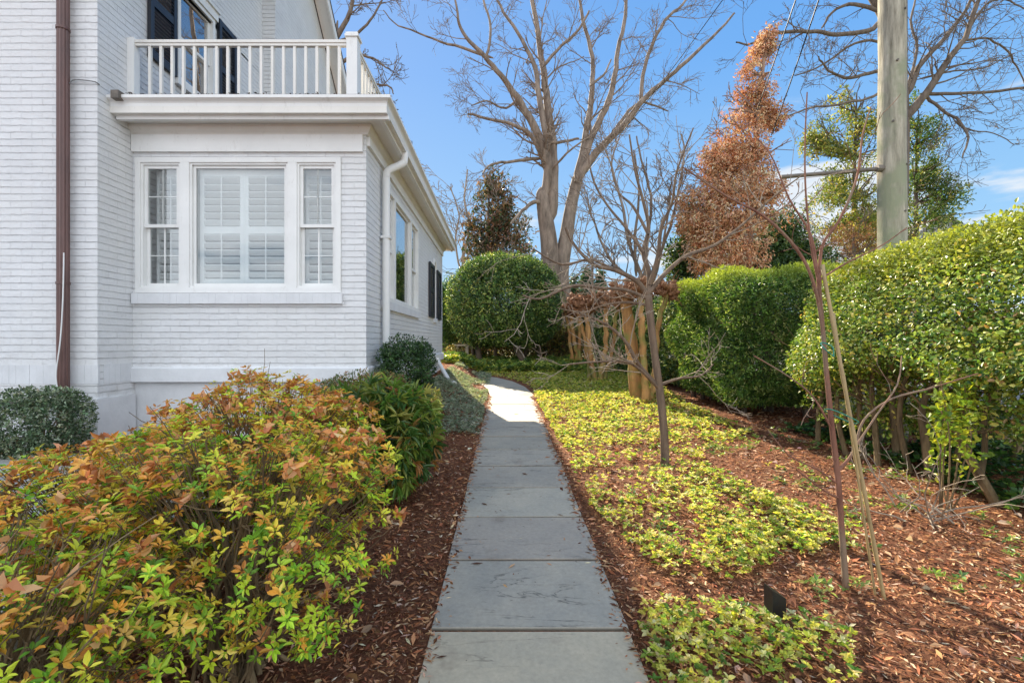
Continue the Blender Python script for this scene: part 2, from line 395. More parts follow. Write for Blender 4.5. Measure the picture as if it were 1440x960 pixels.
def side(out, P, rad, dens, Lr, lev, rg, rfac=.45, **kw):
    """side branches along a limb"""
    seg = np.linalg.norm(np.diff(P, axis=0), axis=1); tot = seg.sum(); m = rg.poisson(dens*tot)
    for c in range(m):
        t = rg.uniform(.12, 1)*tot; i = 0
        while i < len(seg)-1 and t > seg[i]: t -= seg[i]; i += 1
        f = min(t/seg[i], 1); q = P[i]+(P[i+1]-P[i])*f; r = rad[i]+(rad[i+1]-rad[i])*f
        dd = unit(P[i+1]-P[i]); a = rg.uniform(.5, 1.15); ax = unit(np.cross(dd, rg.normal(size=3)))
        grow(out, q, dd*math.cos(a)+ax*math.sin(a), rg.uniform(*Lr), max(min(r*rfac, .06), kw.get('rmin', .006)), lev, rg, **kw)
def smooth_line(P, rad, n=4):
    P = np.asarray(P, float); rad = np.asarray(rad, float)
    if len(P) < 3: return P, rad
    Q = [P[0]]; q = [rad[0]]
    for i in range(len(P)-1):
        p0 = P[max(i-1, 0)]; p1 = P[i]; p2 = P[i+1]; p3 = P[min(i+2, len(P)-1)]
        for t in np.linspace(0, 1, n+1)[1:]:
            Q.append(.5*((2*p1)+(-p0+p2)*t+(2*p0-5*p1+4*p2-p3)*t*t+(-p0+3*p1-3*p2+p3)*t**3)); q.append(rad[i]+(rad[i+1]-rad[i])*t)
    return np.array(Q), np.array(q)
def limb(pts, d, dd=0.0):
    """(px,py,width px) triples at distance d, drifting dd in depth"""
    n = len(pts); P = [W(a, b, d+dd*i/(n-1)) for i, (a, b, w) in enumerate(pts)]
    return smooth_line(P, [w/2/F*d/math.sqrt(1+((a-CX)/F)**2) for a, b, w in pts], 4)
def tubes(lines, sides=(3, 4, 6, 8)):
    m = MB()
    for P, r, lev in lines:
        k = 3 if lev <= 0 else (4 if lev == 1 else (5 if lev == 2 else 8))
        if r.max() > .05: k = 8
        if r.max() > .15: k = 12
        m.tube(P, r, k, cap=r.max() > .02)
    return m
# ============================================================= ground
def grid_lines(a, b, fine, lo, hi):
    near = np.arange(a, b+fine/2, fine)
    left = a-np.geomspace(.15, a-lo, 26) if lo < a else np.array([])
    right = b+np.geomspace(.15, hi-b, 26)
    return np.concatenate([left[::-1], near, right])
gx = grid_lines(-2.4, 5.6, .04, -160, 160); gy = grid_lines(.3, 9.0, .04, -40, 260)
X, Y = np.meshgrid(gx, gy); Z = gz(X, Y)
nx, ny = len(gx), len(gy); ii = (np.arange(ny-1)[:, None]*nx+np.arange(nx-1)[None]).ravel()
g = mesh_np('ground', np.stack([X, Y, Z], -1).reshape(-1, 3), [np.stack([ii, ii+1, ii+nx+1, ii+nx], 1)], M['mulch'], smooth=True)
tag(g, kind='structure')
M['joint'] = simple('dark_joint_soil', (.03, .022, .016), .95, .4, 20)
# path: bluestone slabs, straight then bending left
cl = [(.104+.014*y, y) for y in (.21, 9.6)]
pts = [A(.104+.014*.2, .2)]
yy = .213+.6*np.arange(0, 16)
edges = []
for y in yy: edges.append((A(-.352+.014*y, y), A(.560+.014*y, y)))
y0 = yy[-1]; cxl, cyl = -1.30, y0+.05
for k in range(1, 6):                     # bend around a centre to the left
    a = k*.31
    li = A(cxl, y0)+A(math.cos(a)*(1.07), math.sin(a)*2.6); lo = A(cxl, y0)+A(math.cos(a)*(1.985+.0), math.sin(a)*4.1)
    edges.append((li, lo))
V = []; Fq = []; C = []; n = 0
for k in range(len(edges)-1):
    (a, b), (c, d) = edges[k], edges[k+1]
    r2 = np.random.default_rng(50+k)
    cen = (a+b+c+d)/4; gap = .017
    q = [cen+(p-cen)*(1-gap/np.linalg.norm(p-cen)*1.3) for p in (a, b, d, c)]
    jit = r2.normal(0, .003, (4, 2)); q = [p+j for p, j in zip(q, jit)]
    zt = [.028*p[1]+.012 for p in q]; tz = r2.normal(0, .0015)
    top = [(*p, z+tz) for p, z in zip(q, zt)]; inn = [cen+(p-cen)*.992 for p in q]
    top2 = [(*p, z+tz) for p, z in zip(inn, zt)]
    mid = [(*p, z+tz-.006) for p, z in zip(q, zt)]; bot = [(*p, z-.05) for p, z in zip(q, zt)]
    V += top2+mid+bot
    f = [(0, 1, 2, 3)]+[(4+i, 4+(i+1) % 4, (i+1) % 4, i) for i in range(4)]+[(8+i, 8+(i+1) % 4, 4+(i+1) % 4, 4+i) for i in range(4)]
    Fq += [tuple(n+i for i in t) for t in f]; n += 12
    base = A(.355, .325, .265)*(1+r2.normal(0, .07))*(1+r2.normal(0, .006, 3))
    if k <= 2: base = A(.46, .40, .29)
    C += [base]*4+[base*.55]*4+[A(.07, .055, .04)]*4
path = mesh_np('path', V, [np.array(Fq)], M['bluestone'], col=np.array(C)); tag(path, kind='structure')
# bedding under the joints
V = []; 
for a, b in edges: V += [(*(a+.01), .028*a[1]-.030), (*(b-.01), .028*b[1]-.030)]
bed = mesh_np('path_bedding', V, [np.array([(2*i, 2*i+1, 2*i+3, 2*i+2) for i in range(len(edges)-1)])], M['joint']); tag(bed, kind='structure')
# patio left of the azaleas
V = []; Fq = []; C = []; n = 0; r2 = np.random.default_rng(4)
for i in range(9):
    for j in range(6):
        x1 = -1.78-.62*i; x0 = x1-.61; ya = -.1+.68*j; yb = ya+.67
        if yb > 4.0: continue
        zt = .36
        V += [(x0, ya, zt), (x1, ya, zt), (x1, yb, zt), (x0, yb, zt), (x0, ya, zt-.2), (x1, ya, zt-.2), (x1, yb, zt-.2), (x0, yb, zt-.2)]
        Fq += [tuple(n+k for k in t) for t in ((0, 1, 2, 3), (4, 5, 1, 0), (5, 6, 2, 1), (6, 7, 3, 2), (7, 4, 0, 3))]; n += 8
        C += [A(.42, .42, .40)*(1+r2.normal(0, .06))]*8
tag(mesh_np('patio', V, [np.array(Fq)], M['bluestone'], col=np.array(C)), kind='structure')
# street beyond the hedge
def strip(name, x0, x1, ya, yb, zo, mat, th=None):
    ys = np.linspace(ya, yb, 40); V = []; 
    for y in ys: zz = .028*np.clip(y, -6, 17)+zo; V += [(x0, y, zz), (x1, y, zz)]
    Fq = [(2*i, 2*i+1, 2*i+3, 2*i+2) for i in range(39)]
    if th:
        k = len(V); V += [(x, y, z-th) for x, y, z in V[:k]]
        Fq += [(2*i+k, 2*i, 2*i+2, 2*i+2+k) for i in range(39)]+[(2*i+1, 2*i+1+k, 2*i+3+k, 2*i+3) for i in range(39)]
    return tag(mesh_np(name, V, [np.array(Fq)], mat), kind='structure')
strip('road', 7.6, 13.2, -20, 120, .02, M['asphalt'])
strip('kerb', 7.42, 7.6, -20, 120, .12, M['conc'], .15)
strip('kerb_across_road', 13.2, 13.38, -20, 120, .12, M['conc'], .15)
# mulch chips and fallen leaves
def in_poly(x, y, poly):
    poly = np.asarray(poly); c = np.zeros(len(x), bool); j = len(poly)-1
    for i in range(len(poly)):
        xi, yi = poly[i]; xj, yj = poly[j]
        t = ((yi > y) != (yj > y)) & (x < (xj-xi)*(y-yi)/(yj-yi+1e-12)+xi); c ^= t; j = i
    return c
def ground_px(pts):                       # where a sight line meets the sloping ground
    return [((px-CX)/(py-462)*H, F*H/(py-462)) for px, py in pts]
def scatter(x0, x1, y0, y1, dens, rg, falloff=None):
    n = int(dens*(x1-x0)*(y1-y0)); x = rg.uniform(x0, x1, n); y = rg.uniform(y0, y1, n)
    if falloff: k = rg.uniform(0, 1, n) < np.clip((falloff/np.maximum(y, .5))**1.3, 0, 1); x, y = x[k], y[k]
    return x, y
rc = np.random.default_rng(11)
xs, ys = [], []
for (x0, x1, ya, yb) in ((-1.75, -.30, .8, 13), (.60, 5.6, 1.0, 9.5)):
    a, b = scatter(x0, x1, ya, yb, 6500, rc, 2.0); xs.append(a); ys.append(b)
x = np.concatenate(xs); y = np.concatenate(ys)
k = ~((x > -.352+.014*y+.0) & (x < .560+.014*y-.0)); x, y = x[k], y[k]
xe = []; ye = []
for sd_, m_ in ((-1, 1500), (1, 1800)):
    yq = rc.uniform(.9, 9, m_); off = np.abs(rc.normal(0, .035, m_)); xq = np.where(sd_ < 0, -.352+.014*yq+off, .560+.014*yq-off); xe.append(xq); ye.append(yq)
yq = rc.uniform(.9, 9, 90); xe.append(rc.uniform(-.3, .6, 90)); ye.append(yq)
xe = np.concatenate(xe); ye = np.concatenate(ye); ze = .028*ye+.0145+rc.uniform(0, .004, len(xe))
n0_ = len(x); x = np.r_[x, xe]; y = np.r_[y, ye]; n = len(x); P = np.stack([x, y, gz(x, y)+rc.uniform(-.002, .014, n)], 1); P[n0_:, 2] = ze
th = rc.uniform(0, 2*pi, n); D = np.stack([np.cos(th), np.sin(th), np.r_[rc.normal(0, .22, n0_), rc.normal(0, .02, n-n0_)]], 1)
N = unit(rc.normal(0, .35, (n, 3))+A(0, 0, 1)); L = rc.gamma(3, .0065, n)+.007; sc = 1+.16*np.maximum(y-2, 0)
C = palette(n, [(.34, .14, .065), (.52, .27, .135), (.16, .065, .035), (.66, .44, .28), (.72, .58, .44)], [5, 4, 4, 1.6, .22], .28, rc)
tag(leafmesh('mulch_chips', [leaves(P, D, N, L*sc, L*rc.uniform(.14, .36, n)*sc, C, 4, .1)], M['leaf_dry']),
    'reddish brown shredded wood mulch covering the planting beds', 'mulch', kind='stuff')
x, y = scatter(.7, 4.6, 1.0, 8.5, 30, rc); xb, yb = scatter(-1.7, -.4, 1, 5, 10, rc); x = np.r_[x, xb]; y = np.r_[y, yb]
n = len(x); P = np.stack([x, y, gz(x, y)+rc.uniform(.008, .03, n)], 1)
tag(leafmesh('fallen_leaves', [leaves(P, np.c_[rc.normal(size=(n, 2)), rc.normal(0, .2, n)], unit(rc.normal(0, .4, (n, 3))+A(0, 0, 1)),
    rc.uniform(.03, .075, n), rc.uniform(.02, .045, n), palette(n, [(.42, .27, .16), (.55, .42, .3), (.25, .12, .06)], [3, 2, 2], .2, rc), 6, .2, .15)], M['leaf_dry']),
    'dry tan leaves scattered over the mulch', 'fallen leaves', kind='stuff')
# ground covers
LIME = [(.42, .48, .08), (.60, .57, .13), (.20, .33, .05), (.72, .66, .30), (.09, .18, .03)]
def cover(name, x, y, hgt, L, cols, wts, label, cat, seed, per=6, wr=.42, mat='leaf', tilt=.5, kind=4):
    rg = np.random.default_rng(seed); n = len(x)
    z = gz(x, y)+hgt*rg.uniform(.25, 1, n)*(1+.5*wob(x, y, 5, seed))
    lean = np.c_[rg.normal(0, .35, (n, 2)), np.ones(n)]; lean = unit(lean)
    P = np.repeat(np.stack([x, y, z], 1), per, 0); m = n*per; Lr = np.repeat(lean, per, 0)
    ph = np.tile(np.arange(per)*2*pi/per, n)+np.repeat(rg.uniform(0, 6.28, n), per)+rg.normal(0, .25, m)
    D = np.stack([np.cos(ph), np.sin(ph), rg.normal(tilt*.6, .48, m)], 1); D = unit(D+Lr*.15)
    s = np.repeat(rg.uniform(.6, 1.2, n), per)*rg.uniform(.75, 1.2, m); s *= 1+.06*np.maximum(np.repeat(y, per)-3, 0)
    C = np.repeat(palette(n, cols, wts, .2, rg), per, 0)*(1+rg.normal(0, .12, (m, 1)))
    return tag(leafmesh(name, [leaves(P, D, Lr+rg.normal(0, .25, (m, 3)), L*s, L*wr*s, np.clip(C, .004, .7), kind, .2, .12)], M[mat]), label, cat, kind='stuff')
P1 = ground_px([(752, 560), (775, 606), (800, 640), (812, 690), (850, 742), (905, 790), (950, 822), (1030, 820), (1120, 790), (1200, 780), (1215, 735),
                (1130, 715), (1060, 690), (1000, 662), (985, 640), (1060, 610), (1010, 590), (960, 565), (925, 540), (900, 528), (880, 514), (740, 514)])
P2 = ground_px([(898, 868), (935, 850), (990, 862), (1060, 872), (1120, 880), (1190, 893), (1210, 960), (1200, 1040), (925, 1040)])
rg = np.random.default_rng(21)
x, y = scatter(.5, 5, 1.2, 18, 1800, rg, 3.6)
p = in_poly(x, y, P1)
edge = wob(x, y, 4.5, 9)+.75*wob(x, y, 13, 10)+.5*wob(x, y, 31, 12)
sparse = np.clip(1.5-.9*ss(3.1, 4.4, 0*y+ (6.2-y)), .1, 1)     # thins out towards the camera
bare = ss(.62, .95, x)*(1-ss(.95, 1.5, x))
k = p & (rg.uniform(0, 1, len(x)) < sparse*(.04+.96*ss(-.35, .55, edge-.6*(1-sparse)+.45*ss(4.5, 8, y))))
q = in_poly(x, y, P2) & (rg.uniform(0, 1, len(x)) < .05+.95*ss(-.5, .35, edge))
x1, y1 = x[k | q], y[k | q]
x2, y2 = scatter(-3, 5.5, 8.5, 20, 240, rg)
inpath = ((x2 > -.36) & (x2 < .74) & (y2 < 9.7)) | ((((x2+1.3)/2.03)**2+((y2-9.213)/4.15)**2 < 1) & (y2 > 9.2))
k = ~inpath & (x2 > -.4+0*y2) | (y2 > 13.45)
k &= (x2 < 3.5)
x2, y2 = x2[k], y2[k]
cover('ground_cover', np.r_[x1, x2], np.r_[y1, y2], .085, .0235, LIME, [5, 5, 3, 3.5, 1.5],
      'yellow green leafy ground cover spreading beside the right of the stone path', 'ground cover', 31, wr=.62, mat='leaf_thin', kind=6, per=5)
# raised, deeper mat beyond the bend
x, y = scatter(-1.9, 2.9, 13.5, 17.5, 260, rg)
cover('pachysandra_bed', x, y, .26, .07, [(.12, .22, .04), (.35, .40, .08), (.06, .12, .03)], [4, 4, 2],
      'taller green ground cover beyond the bend of the path under the round shrub', 'ground cover', 32, per=5)
x, y = scatter(-1.4, -.25, 5.7, 13.6, 1100, rg)
k = (wob(x, y, 3.5, 15) > -.25) & (x < -.33+.014*y+.12*wob(x, y, 4, 3)) & (x > -1.5+.02*y)
k &= ~((y > 9.2) & (((x+1.3)/1.05)**2+((y-9.213)/2.55)**2 < 1) & False)
cover('creeping_juniper', x[k], y[k], .07, .026, [(.26, .32, .24), (.42, .46, .37), (.12, .17, .09)], [4, 3, 2],
      'silvery grey green ground cover between the white house and the path', 'ground cover', 33, wr=.3)
# small weeds dotted in the mulch
x, y = scatter(1.0, 4.6, 1.6, 6.0, 9, rg)
n0 = len(x); x = np.repeat(x, 7)+rg.normal(0, .045, n0*7); y = np.repeat(y, 7)+rg.normal(0, .045, n0*7)
cover('scattered_seedlings', x, y, .04, .038, [(.22, .32, .06), (.40, .42, .12), (.10, .2, .05)], [3, 2, 3],
      'small green seedlings dotted over the open mulch at right', 'seedlings', 34, per=4)
# ============================================================= house
XM, YM = -4.03, 4.557       # main block corner
XB, YB, YE = -1.469, 5.0, 11.6   # wing: side face, front face, far end
house = thing('house', (XB, YB, 0), 'white painted brick two storey house with single storey sunroom wing and black shutters', 'house')
def wallgrid(m, o, u, u0, u1, z0, z1, holes=(), rev=.12, inward=None):
    o = A(*o); u = A(*u)
    us = sorted({u0, u1, *[h[0] for h in holes], *[h[1] for h in holes]}); zs = sorted({z0, z1, *[h[2] for h in holes], *[h[3] for h in holes]})
    for i in range(len(us)-1):
        for j in range(len(zs)-1):
            a, b, c, d = us[i], us[i+1], zs[j], zs[j+1]; ca, cb = (a+b)/2, (c+d)/2
            if any(h[0] < ca < h[1] and h[2] < cb < h[3] for h in holes): continue
            V = [o+u*a+A(0, 0, c), o+u*b+A(0, 0, c), o+u*b+A(0, 0, d), o+u*a+A(0, 0, d)]
            m.add(V, [[(0, 1, 2, 3)]], [(a, c), (b, c), (b, d), (a, d)])
    for a, b, c, d in holes:
        w = A(*inward)*rev
        for (p, q) in (((a, c), (b, c)), ((b, c), (b, d)), ((b, d), (a, d)), ((a, d), (a, c))):
            P0 = o+u*p[0]+A(0, 0, p[1]); P1_ = o+u*q[0]+A(0, 0, q[1])
            m.add([P0, P1_, P1_+w, P0+w], [[(0, 1, 2, 3)]], [(p[0], p[1]), (q[0], q[1]), (q[0]+.1, q[1]+.1), (p[0]+.1, p[1]+.1)])
zr = lambda y: 9.40-.964*abs(y-8.3)
# main block
m = MB()
wallgrid(m, (0, YM, 0), (1, 0, 0), -10, XM, -.2, 5.85)
wallgrid(m, (XM, 0, 0), (0, 1, 0), YM, 7.72, -.2, 5.84, holes=[(5.66, 6.40, 4.60, 5.84)], inward=(-1, 0, 0))
def poly_wall(m, x, ys, zb):
    for a, b in zip(ys[:-1], ys[1:]):
        m.add([(x, a, zb), (x, b, zb), (x, b, zr(b)-.12), (x, a, zr(a)-.12)], [[(0, 1, 2, 3)]], [(a, zb), (b, zb), (b, zr(b)), (a, zr(a))])
poly_wall(m, XM, [YM, 7.72], 5.84)
m.add([(XM, 7.72, -.2), (-3.81, 7.72, -.2), (-3.81, 7.72, zr(7.72)-.12), (XM, 7.72, zr(7.72)-.12)], [[(0, 1, 2, 3)]], [(0, 0), (.22, 0), (.22, 8.8), (0, 8.8)])
poly_wall(m, -3.81, [7.72, 8.3, 12.0], -.2)
m.build('main_wall', M['brick'], house, uv=True)
# soldier courses and ledge of the main block
m = MB()
r2 = np.random.default_rng(3)
for xx in np.arange(-8, XM-.02, .0686): m.box(xx+.001, xx+.0676, YM-.003+r2.uniform(-.001, .001), YM+.02, .915, 1.105)
for yy_ in np.arange(YM+.07, YB-.07, .0686): m.box(XM-.02, XM+.003+r2.uniform(-.001, .001), yy_+.001, yy_+.0676, .915, 1.105)
m.build('soldier_course', M['stucco'], house)
m = MB(); m.box(-10, XM+.03, YM-.03, YM+.1, -.3, .77); m.box(XM-.1, XM+.03, YM+.1, YB, -.3, .765); m.build('foundation_ledge', M['stucco'], house)
# roof of the main block
m = MB()
for s in (-1, 1):
    y1_ = 8.3+s*3.95; z1_ = zr(y1_)
    nv = A(0, s*.694, .72)*.12
    for (xa, xb) in ((-10.3, -3.5),):
        V = [(xa, 8.3, 9.40), (xb, 8.3, 9.40), (xb, y1_, z1_), (xa, y1_, z1_)]; V = [A(*v) for v in V]; V2 = [v+A(0, 0, .05) for v in V]
        m.add(V+V2, [[(0, 1, 2, 3), (4, 7, 6, 5), (0, 4, 5, 1), (1, 5, 6, 2), (2, 6, 7, 3), (3, 7, 4, 0)]])
rf = m.build('roof', M['shingle'], house)
m = MB()
for s in (-1, 1):
    y1_ = 8.3+s*3.95
    a = A(0, 8.3, 9.40-.004); b = A(0, y1_, zr(y1_)-.004)
    for xa, xb, dz in ((-3.54, -3.51, .20), (-3.80, -3.54, .06)):
        V = [a+A(xa, 0, -dz), a+A(xb, 0, -dz), b+A(xb, 0, -dz), b+A(xa, 0, -dz), a+A(xa, 0, 0), a+A(xb, 0, 0), b+A(xb, 0, 0), b+A(xa, 0, 0)]
        m.add(V, [[(0, 3, 2, 1), (4, 5, 6, 7), (0, 1, 5, 4), (1, 2, 6, 5), (2, 3, 7, 6), (3, 0, 4, 7)]])
m.build('rake_board', M['white'], house)
# wing walls
m = MB()
FW = (-3.995, -1.742, 1.871, 3.356)       # front window opening
SW = (5.68, 8.14, 1.86, 3.35)             # side window opening
AW = (9.99, 10.40, 1.86, 2.95)
wallgrid(m, (0, YB, 0), (1, 0, 0), XM, XB, 1.06, 3.86, holes=[FW], inward=(0, 1, 0))
wallgrid(m, (XB, 0, 0), (0, 1, 0), YB, YE, 1.06, 3.86, holes=[SW, AW], inward=(-1, 0, 0))
wallgrid(m, (0, YE, 0), (1, 0, 0), XM+.22, XB, 1.06, 3.86)
m.build('wing_wall', M['brick'], house, uv=True)
def extrude(prof, pathp, name, mat, close=True, split=None):
    """profile (outward, z) swept along a path of wall corners (outside on the right hand)"""
    P = [A(*p) for p in pathp]; off = []
    for i, p in enumerate(P):
        ns = []
        if i > 0: t = unit(P[i]-P[i-1]); ns.append(A(t[1], -t[0]))
        if i < len(P)-1: t = unit(P[i+1]-P[i]); ns.append(A(t[1], -t[0]))
        off.append(ns[0] if len(ns) == 1 else ns[0]+ns[1])
    V = [(*(p+o*w), z) for p, o in zip(P, off) for w, z in prof]; k = len(prof)
    f = [(i*k+j, i*k+(j+1) % k, (i+1)*k+(j+1) % k, (i+1)*k+j) for i in range(len(P)-1) for j in range(k)]
    mb = MB(); mb.add(V, [np.array(f), np.arange(k)[None, ::-1], ((len(P)-1)*k+np.arange(k))[None]])
    return mb.build(name, mat, house)
wp = [(XM, YB), (XB, YB), (XB, YE), (XM+.25, YE)]
extrude([(-.02, .895), (.03, .895), (.035, .90), (.035, 1.045), (.02, 1.06), (-.02, 1.06)], wp, 'plinth_band', M['stucco'])
extrude([(-.05, -.3), (-.03, -.3), (-.03, .892), (-.05, .892)], wp, 'wing_foundation', M['stucco'])
extrude([(-.1, 3.86), (-.1, 3.70), (.30, 3.70), (.30, 3.855), (.0, 3.862)], wp, 'soffit', M['cream'])
extrude([(.0, 3.60), (.02, 3.60), (.03, 3.62), (.05, 3.64), (.07, 3.67), (.075, 3.697), (.0, 3.697)], wp, 'crown_moulding', M['cream'])
m = MB(); m.box(XM+.005, -1.50, YB-.035, YB+.01, 3.412, 3.598)
m.box(XB-.01, XB+.032, YB+.03, YE-.02, 3.50, 3.598); m.build('frieze_board', M['white'], house)
gut = extrude([(.235, 3.695), (.255, 3.695), (.262, 3.735), (.285, 3.745), (.300, 3.765), (.302, 3.80), (.312, 3.815), (.345, 3.835), (.345, 3.866), (.333, 3.866),
               (.325, 3.845), (.24, 3.845), (.24, 3.75), (.235, 3.75)], wp, 'gutter', M['white'])
m = MB(); m.box(XM+.02, -1.16, YB-.245, YB-.20, 3.66, 3.699); m.box(XB+.20, XB+.245, YB-.2, YE+.2, 3.66, 3.699); m.build('fascia_trim', M['white'], house)
m = MB(); m.box(XM, XB+.33, YB-.33, YE+.3, 3.868, 3.876); m.build('flat_roof', M['shingle'], house)
rd = np.random.default_rng(77); n = 1500; t_ = rd.uniform(0, 1, n); fr_ = rd.uniform(0, 1, n) < .4
x = np.where(fr_, XM+t_*2.8, XB+rd.uniform(.24, .33, n)); y = np.where(fr_, YB-rd.uniform(.24, .33, n), YB-.3+t_*6.8); P = np.c_[x, y, np.full(n, 3.872)+rd.uniform(0, .008, n)]
leafmesh('gutter_debris', [leaves(P, np.c_[rd.normal(size=(n, 2)), rd.normal(0, .1, n)], unit(rd.normal(0, .4, (n, 3))+A(0, 0, 1)), .04, .014, palette(n, [(.05, .035, .025), (.12, .09, .06)], [2, 1], .2, rd))], M['leaf_dry'], house)
# interior of the wing
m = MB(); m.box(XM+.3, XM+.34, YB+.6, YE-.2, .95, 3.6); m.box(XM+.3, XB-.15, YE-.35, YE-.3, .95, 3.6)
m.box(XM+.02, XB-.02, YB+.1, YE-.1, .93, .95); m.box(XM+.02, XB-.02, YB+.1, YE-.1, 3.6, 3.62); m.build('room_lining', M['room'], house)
# --- window builder; local frame: u along wall, v outward
def axes(kind):
    if kind == 'front': return lambda u, v, z: (u, YB-v, z)
    if kind == 'side': return lambda u, v, z: (XB+v, u, z)
    if kind == 'upper': return lambda u, v, z: (XM+v, u, z)
def bx(m, T, u0, u1, v0, v1, z0, z1):
    a = T(u0, v0, z0); b = T(u1, v1, z1); m.box(a[0], b[0], a[1], b[1], a[2], b[2])
def ring(m, T, u0, u1, z0, z1, w, v0, v1):
    bx(m, T, u0, u0+w, v0, v1, z0, z1); bx(m, T, u1-w, u1, v0, v1, z0, z1)
    bx(m, T, u0+w, u1-w, v0, v1, z0, z0+w); bx(m, T, u0+w, u1-w, v0, v1, z1-w, z1)
def louvers(T, fr, u0, u1, z0, z1, vb, mid=None, sp=.078, tilt=.78, rod=True):
    m = MB(); w = .045
    w = .03 if u1-u0 < .4 else .046
    bx(m, T, u0, u0+w, vb-.03, vb, z0, z1); bx(m, T, u1-w, u1, vb-.03, vb, z0, z1)
    rails = [(z0, z0+.07), (z1-.07, z1)]
    if mid: rails.append((mid-.042, mid+.042))
    for a, b in rails: bx(m, T, u0+w, u1-w, vb-.03, vb, a, b)
    rails.sort()
    for (a, b), (c, d) in zip(rails[:-1], rails[1:]):
        k = max(1, int((c-b)/sp)); s = (c-b)/k
        for i in range(k):
            zc = b+s*(i+.5); hw = .036
            p = [T(u0+w, vb-.015-hw*math.cos(tilt), zc-hw*math.sin(tilt)), T(u1-w, vb-.015-hw*math.cos(tilt), zc-hw*math.sin(tilt)),
                 T(u1-w, vb-.015+hw*math.cos(tilt), zc+hw*math.sin(tilt)), T(u0+w, vb-.015+hw*math.cos(tilt), zc+hw*math.sin(tilt))]
            q = [(x, y, z+.007) for x, y, z in p]
            m.add(p+q, [[(0, 3, 2, 1), (4, 5, 6, 7), (0, 1, 5, 4), (1, 2, 6, 5), (2, 3, 7, 6), (3, 0, 4, 7)]])
        if rod: uc = (u0+u1)/2; bx(m, T, uc-.006, uc+.006, vb+.005, vb+.017, b, c)
    return m.build('interior_shutter', M['louver'], fr)
def dh_sash(T, fr, u0, u1, z0, z1, zm, mcol=1, glass_v=-.055, muntin=True):
    m = MB(); w = .035
    ring(m, T, u0, u1, zm-.005, z1, w, -.05, -.015); ring(m, T, u0, u1, z0, zm+.03, w, -.075, -.052)
    m.build('sash', M['white'], fr)
    if muntin:
        m = MB()
        for (a, b, v) in ((zm+.03, z1-w, -.035), (z0+w, zm-.005, -.062)):
            uc = (u0+u1)/2; bx(m, T, uc-.008, uc+.008, v-.006, v+.006, a, b); zc = (a+b)/2
            bx(m, T, u0+w, uc-.008, v-.005, v+.005, zc-.007, zc+.007); bx(m, T, uc+.008, u1-w, v-.005, v+.005, zc-.007, zc+.007)
        m.build('muntin', M['white'], fr)
    m = MB(); bx(m, T, u0+w, u1-w, -.032, -.029, zm+.03, z1-w); bx(m, T, u0+w, u1-w, -.0595, -.0565, z0+w, zm-.005); m.build('pane', M['glass'], fr)
# front window
T = axes('front'); u0, u1, z0, z1 = FW; zm = 2.60
m = MB()
ring(m, T, u0+.001, u1-.001, z0+.001, z1-.001, .055, -.08, .02)
ml = [(-3.505, -3.405), (-2.325, -2.225)]
for a, b in ml: bx(m, T, a, b, -.08, .018, z0+.056, z1-.056)
for a, b in ((u0+.056, -3.505), (-3.405, -2.325), (-2.225, u1-.056)):
    ring(m, T, a, b, z0+.056, z1-.056, .022, -.085, .004)
fr = m.build('window', M['white'], house)
dh_sash(T, fr, u0+.079, -3.528, z0+.079, z1-.079, zm); dh_sash(T, fr, -2.202, u1-.079, z0+.079, z1-.079, zm)
m = MB(); ring(m, T, -3.382, -2.348, z0+.079, z1-.079, .03, -.05, -.02); m.build('sash', M['white'], fr)
m = MB(); bx(m, T, -3.352, -2.378, -.037, -.034, z0+.109, z1-.109); m.build('pane', M['glass'], fr)
louvers(T, fr, u0+.12, -3.535, z0+.09, z1-.09, -.14, zm)
for a, b in ((-3.36, -2.865), (-2.863, -2.368)): louvers(T, fr, a, b, z0+.10, z1-.10, -.10, 2.585)
louvers(T, fr, -2.19, u1-.10, z0+.09, z1-.09, -.14, zm)
m = MB()
for xx in np.arange(u0-.02, u1+.01, .0705): bx(m, T, xx, min(xx+.0695, u1+.018), -.02, .045+r2.uniform(-.0015, .0015), 1.752+r2.uniform(-.001, .001), 1.866)
m.build('window_sill', M['stucco'], house)
# side window
T = axes('side'); u0, u1, z0, z1 = SW
m = MB(); ring(m, T, u0+.001, u1-.001, z0+.001, z1-.001, .055, -.08, .02)
for a, b in ((6.27, 6.36), (7.43, 7.52)): bx(m, T, a, b, -.08, .018, z0+.056, z1-.056)
fr = m.build('window', M['white'], house)
dh_sash(T, fr, u0+.06, 6.265, z0+.06, z1-.06, 2.55, muntin=False); dh_sash(T, fr, 7.525, u1-.06, z0+.06, z1-.06, 2.55, muntin=False)
m = MB(); ring(m, T, 6.365, 7.425, z0+.06, z1-.06, .03, -.05, -.02); m.build('sash', M['white'], fr)
m = MB(); bx(m, T, 6.395, 7.395, -.037, -.034, z0+.09, z1-.09); m.build('pane', M['glass'], fr)
louvers(T, fr, 7.60, 8.05, 1.95, 3.25, -.12, 2.5)
for uc, wd in ((6.05, .34), (6.55, .22)):
    uu = np.linspace(uc-wd/2, uc+wd/2, 40); vv = -.22+.025*np.sin(uu*70)
    m = MB(); V = [T(a, v, z) for a, v in zip(uu, vv) for z in (1.2, 3.4)]; m.add(V, [np.array([(2*i, 2*i+1, 2*i+3, 2*i+2) for i in range(39)])])
    m.build('curtain', M['curtain'], fr, smooth=True)
m = MB(); bx(m, T, u0-.05, u1+.05, -.02, .04, 1.752, 1.858); m.build('window_sill', M['stucco'], house)
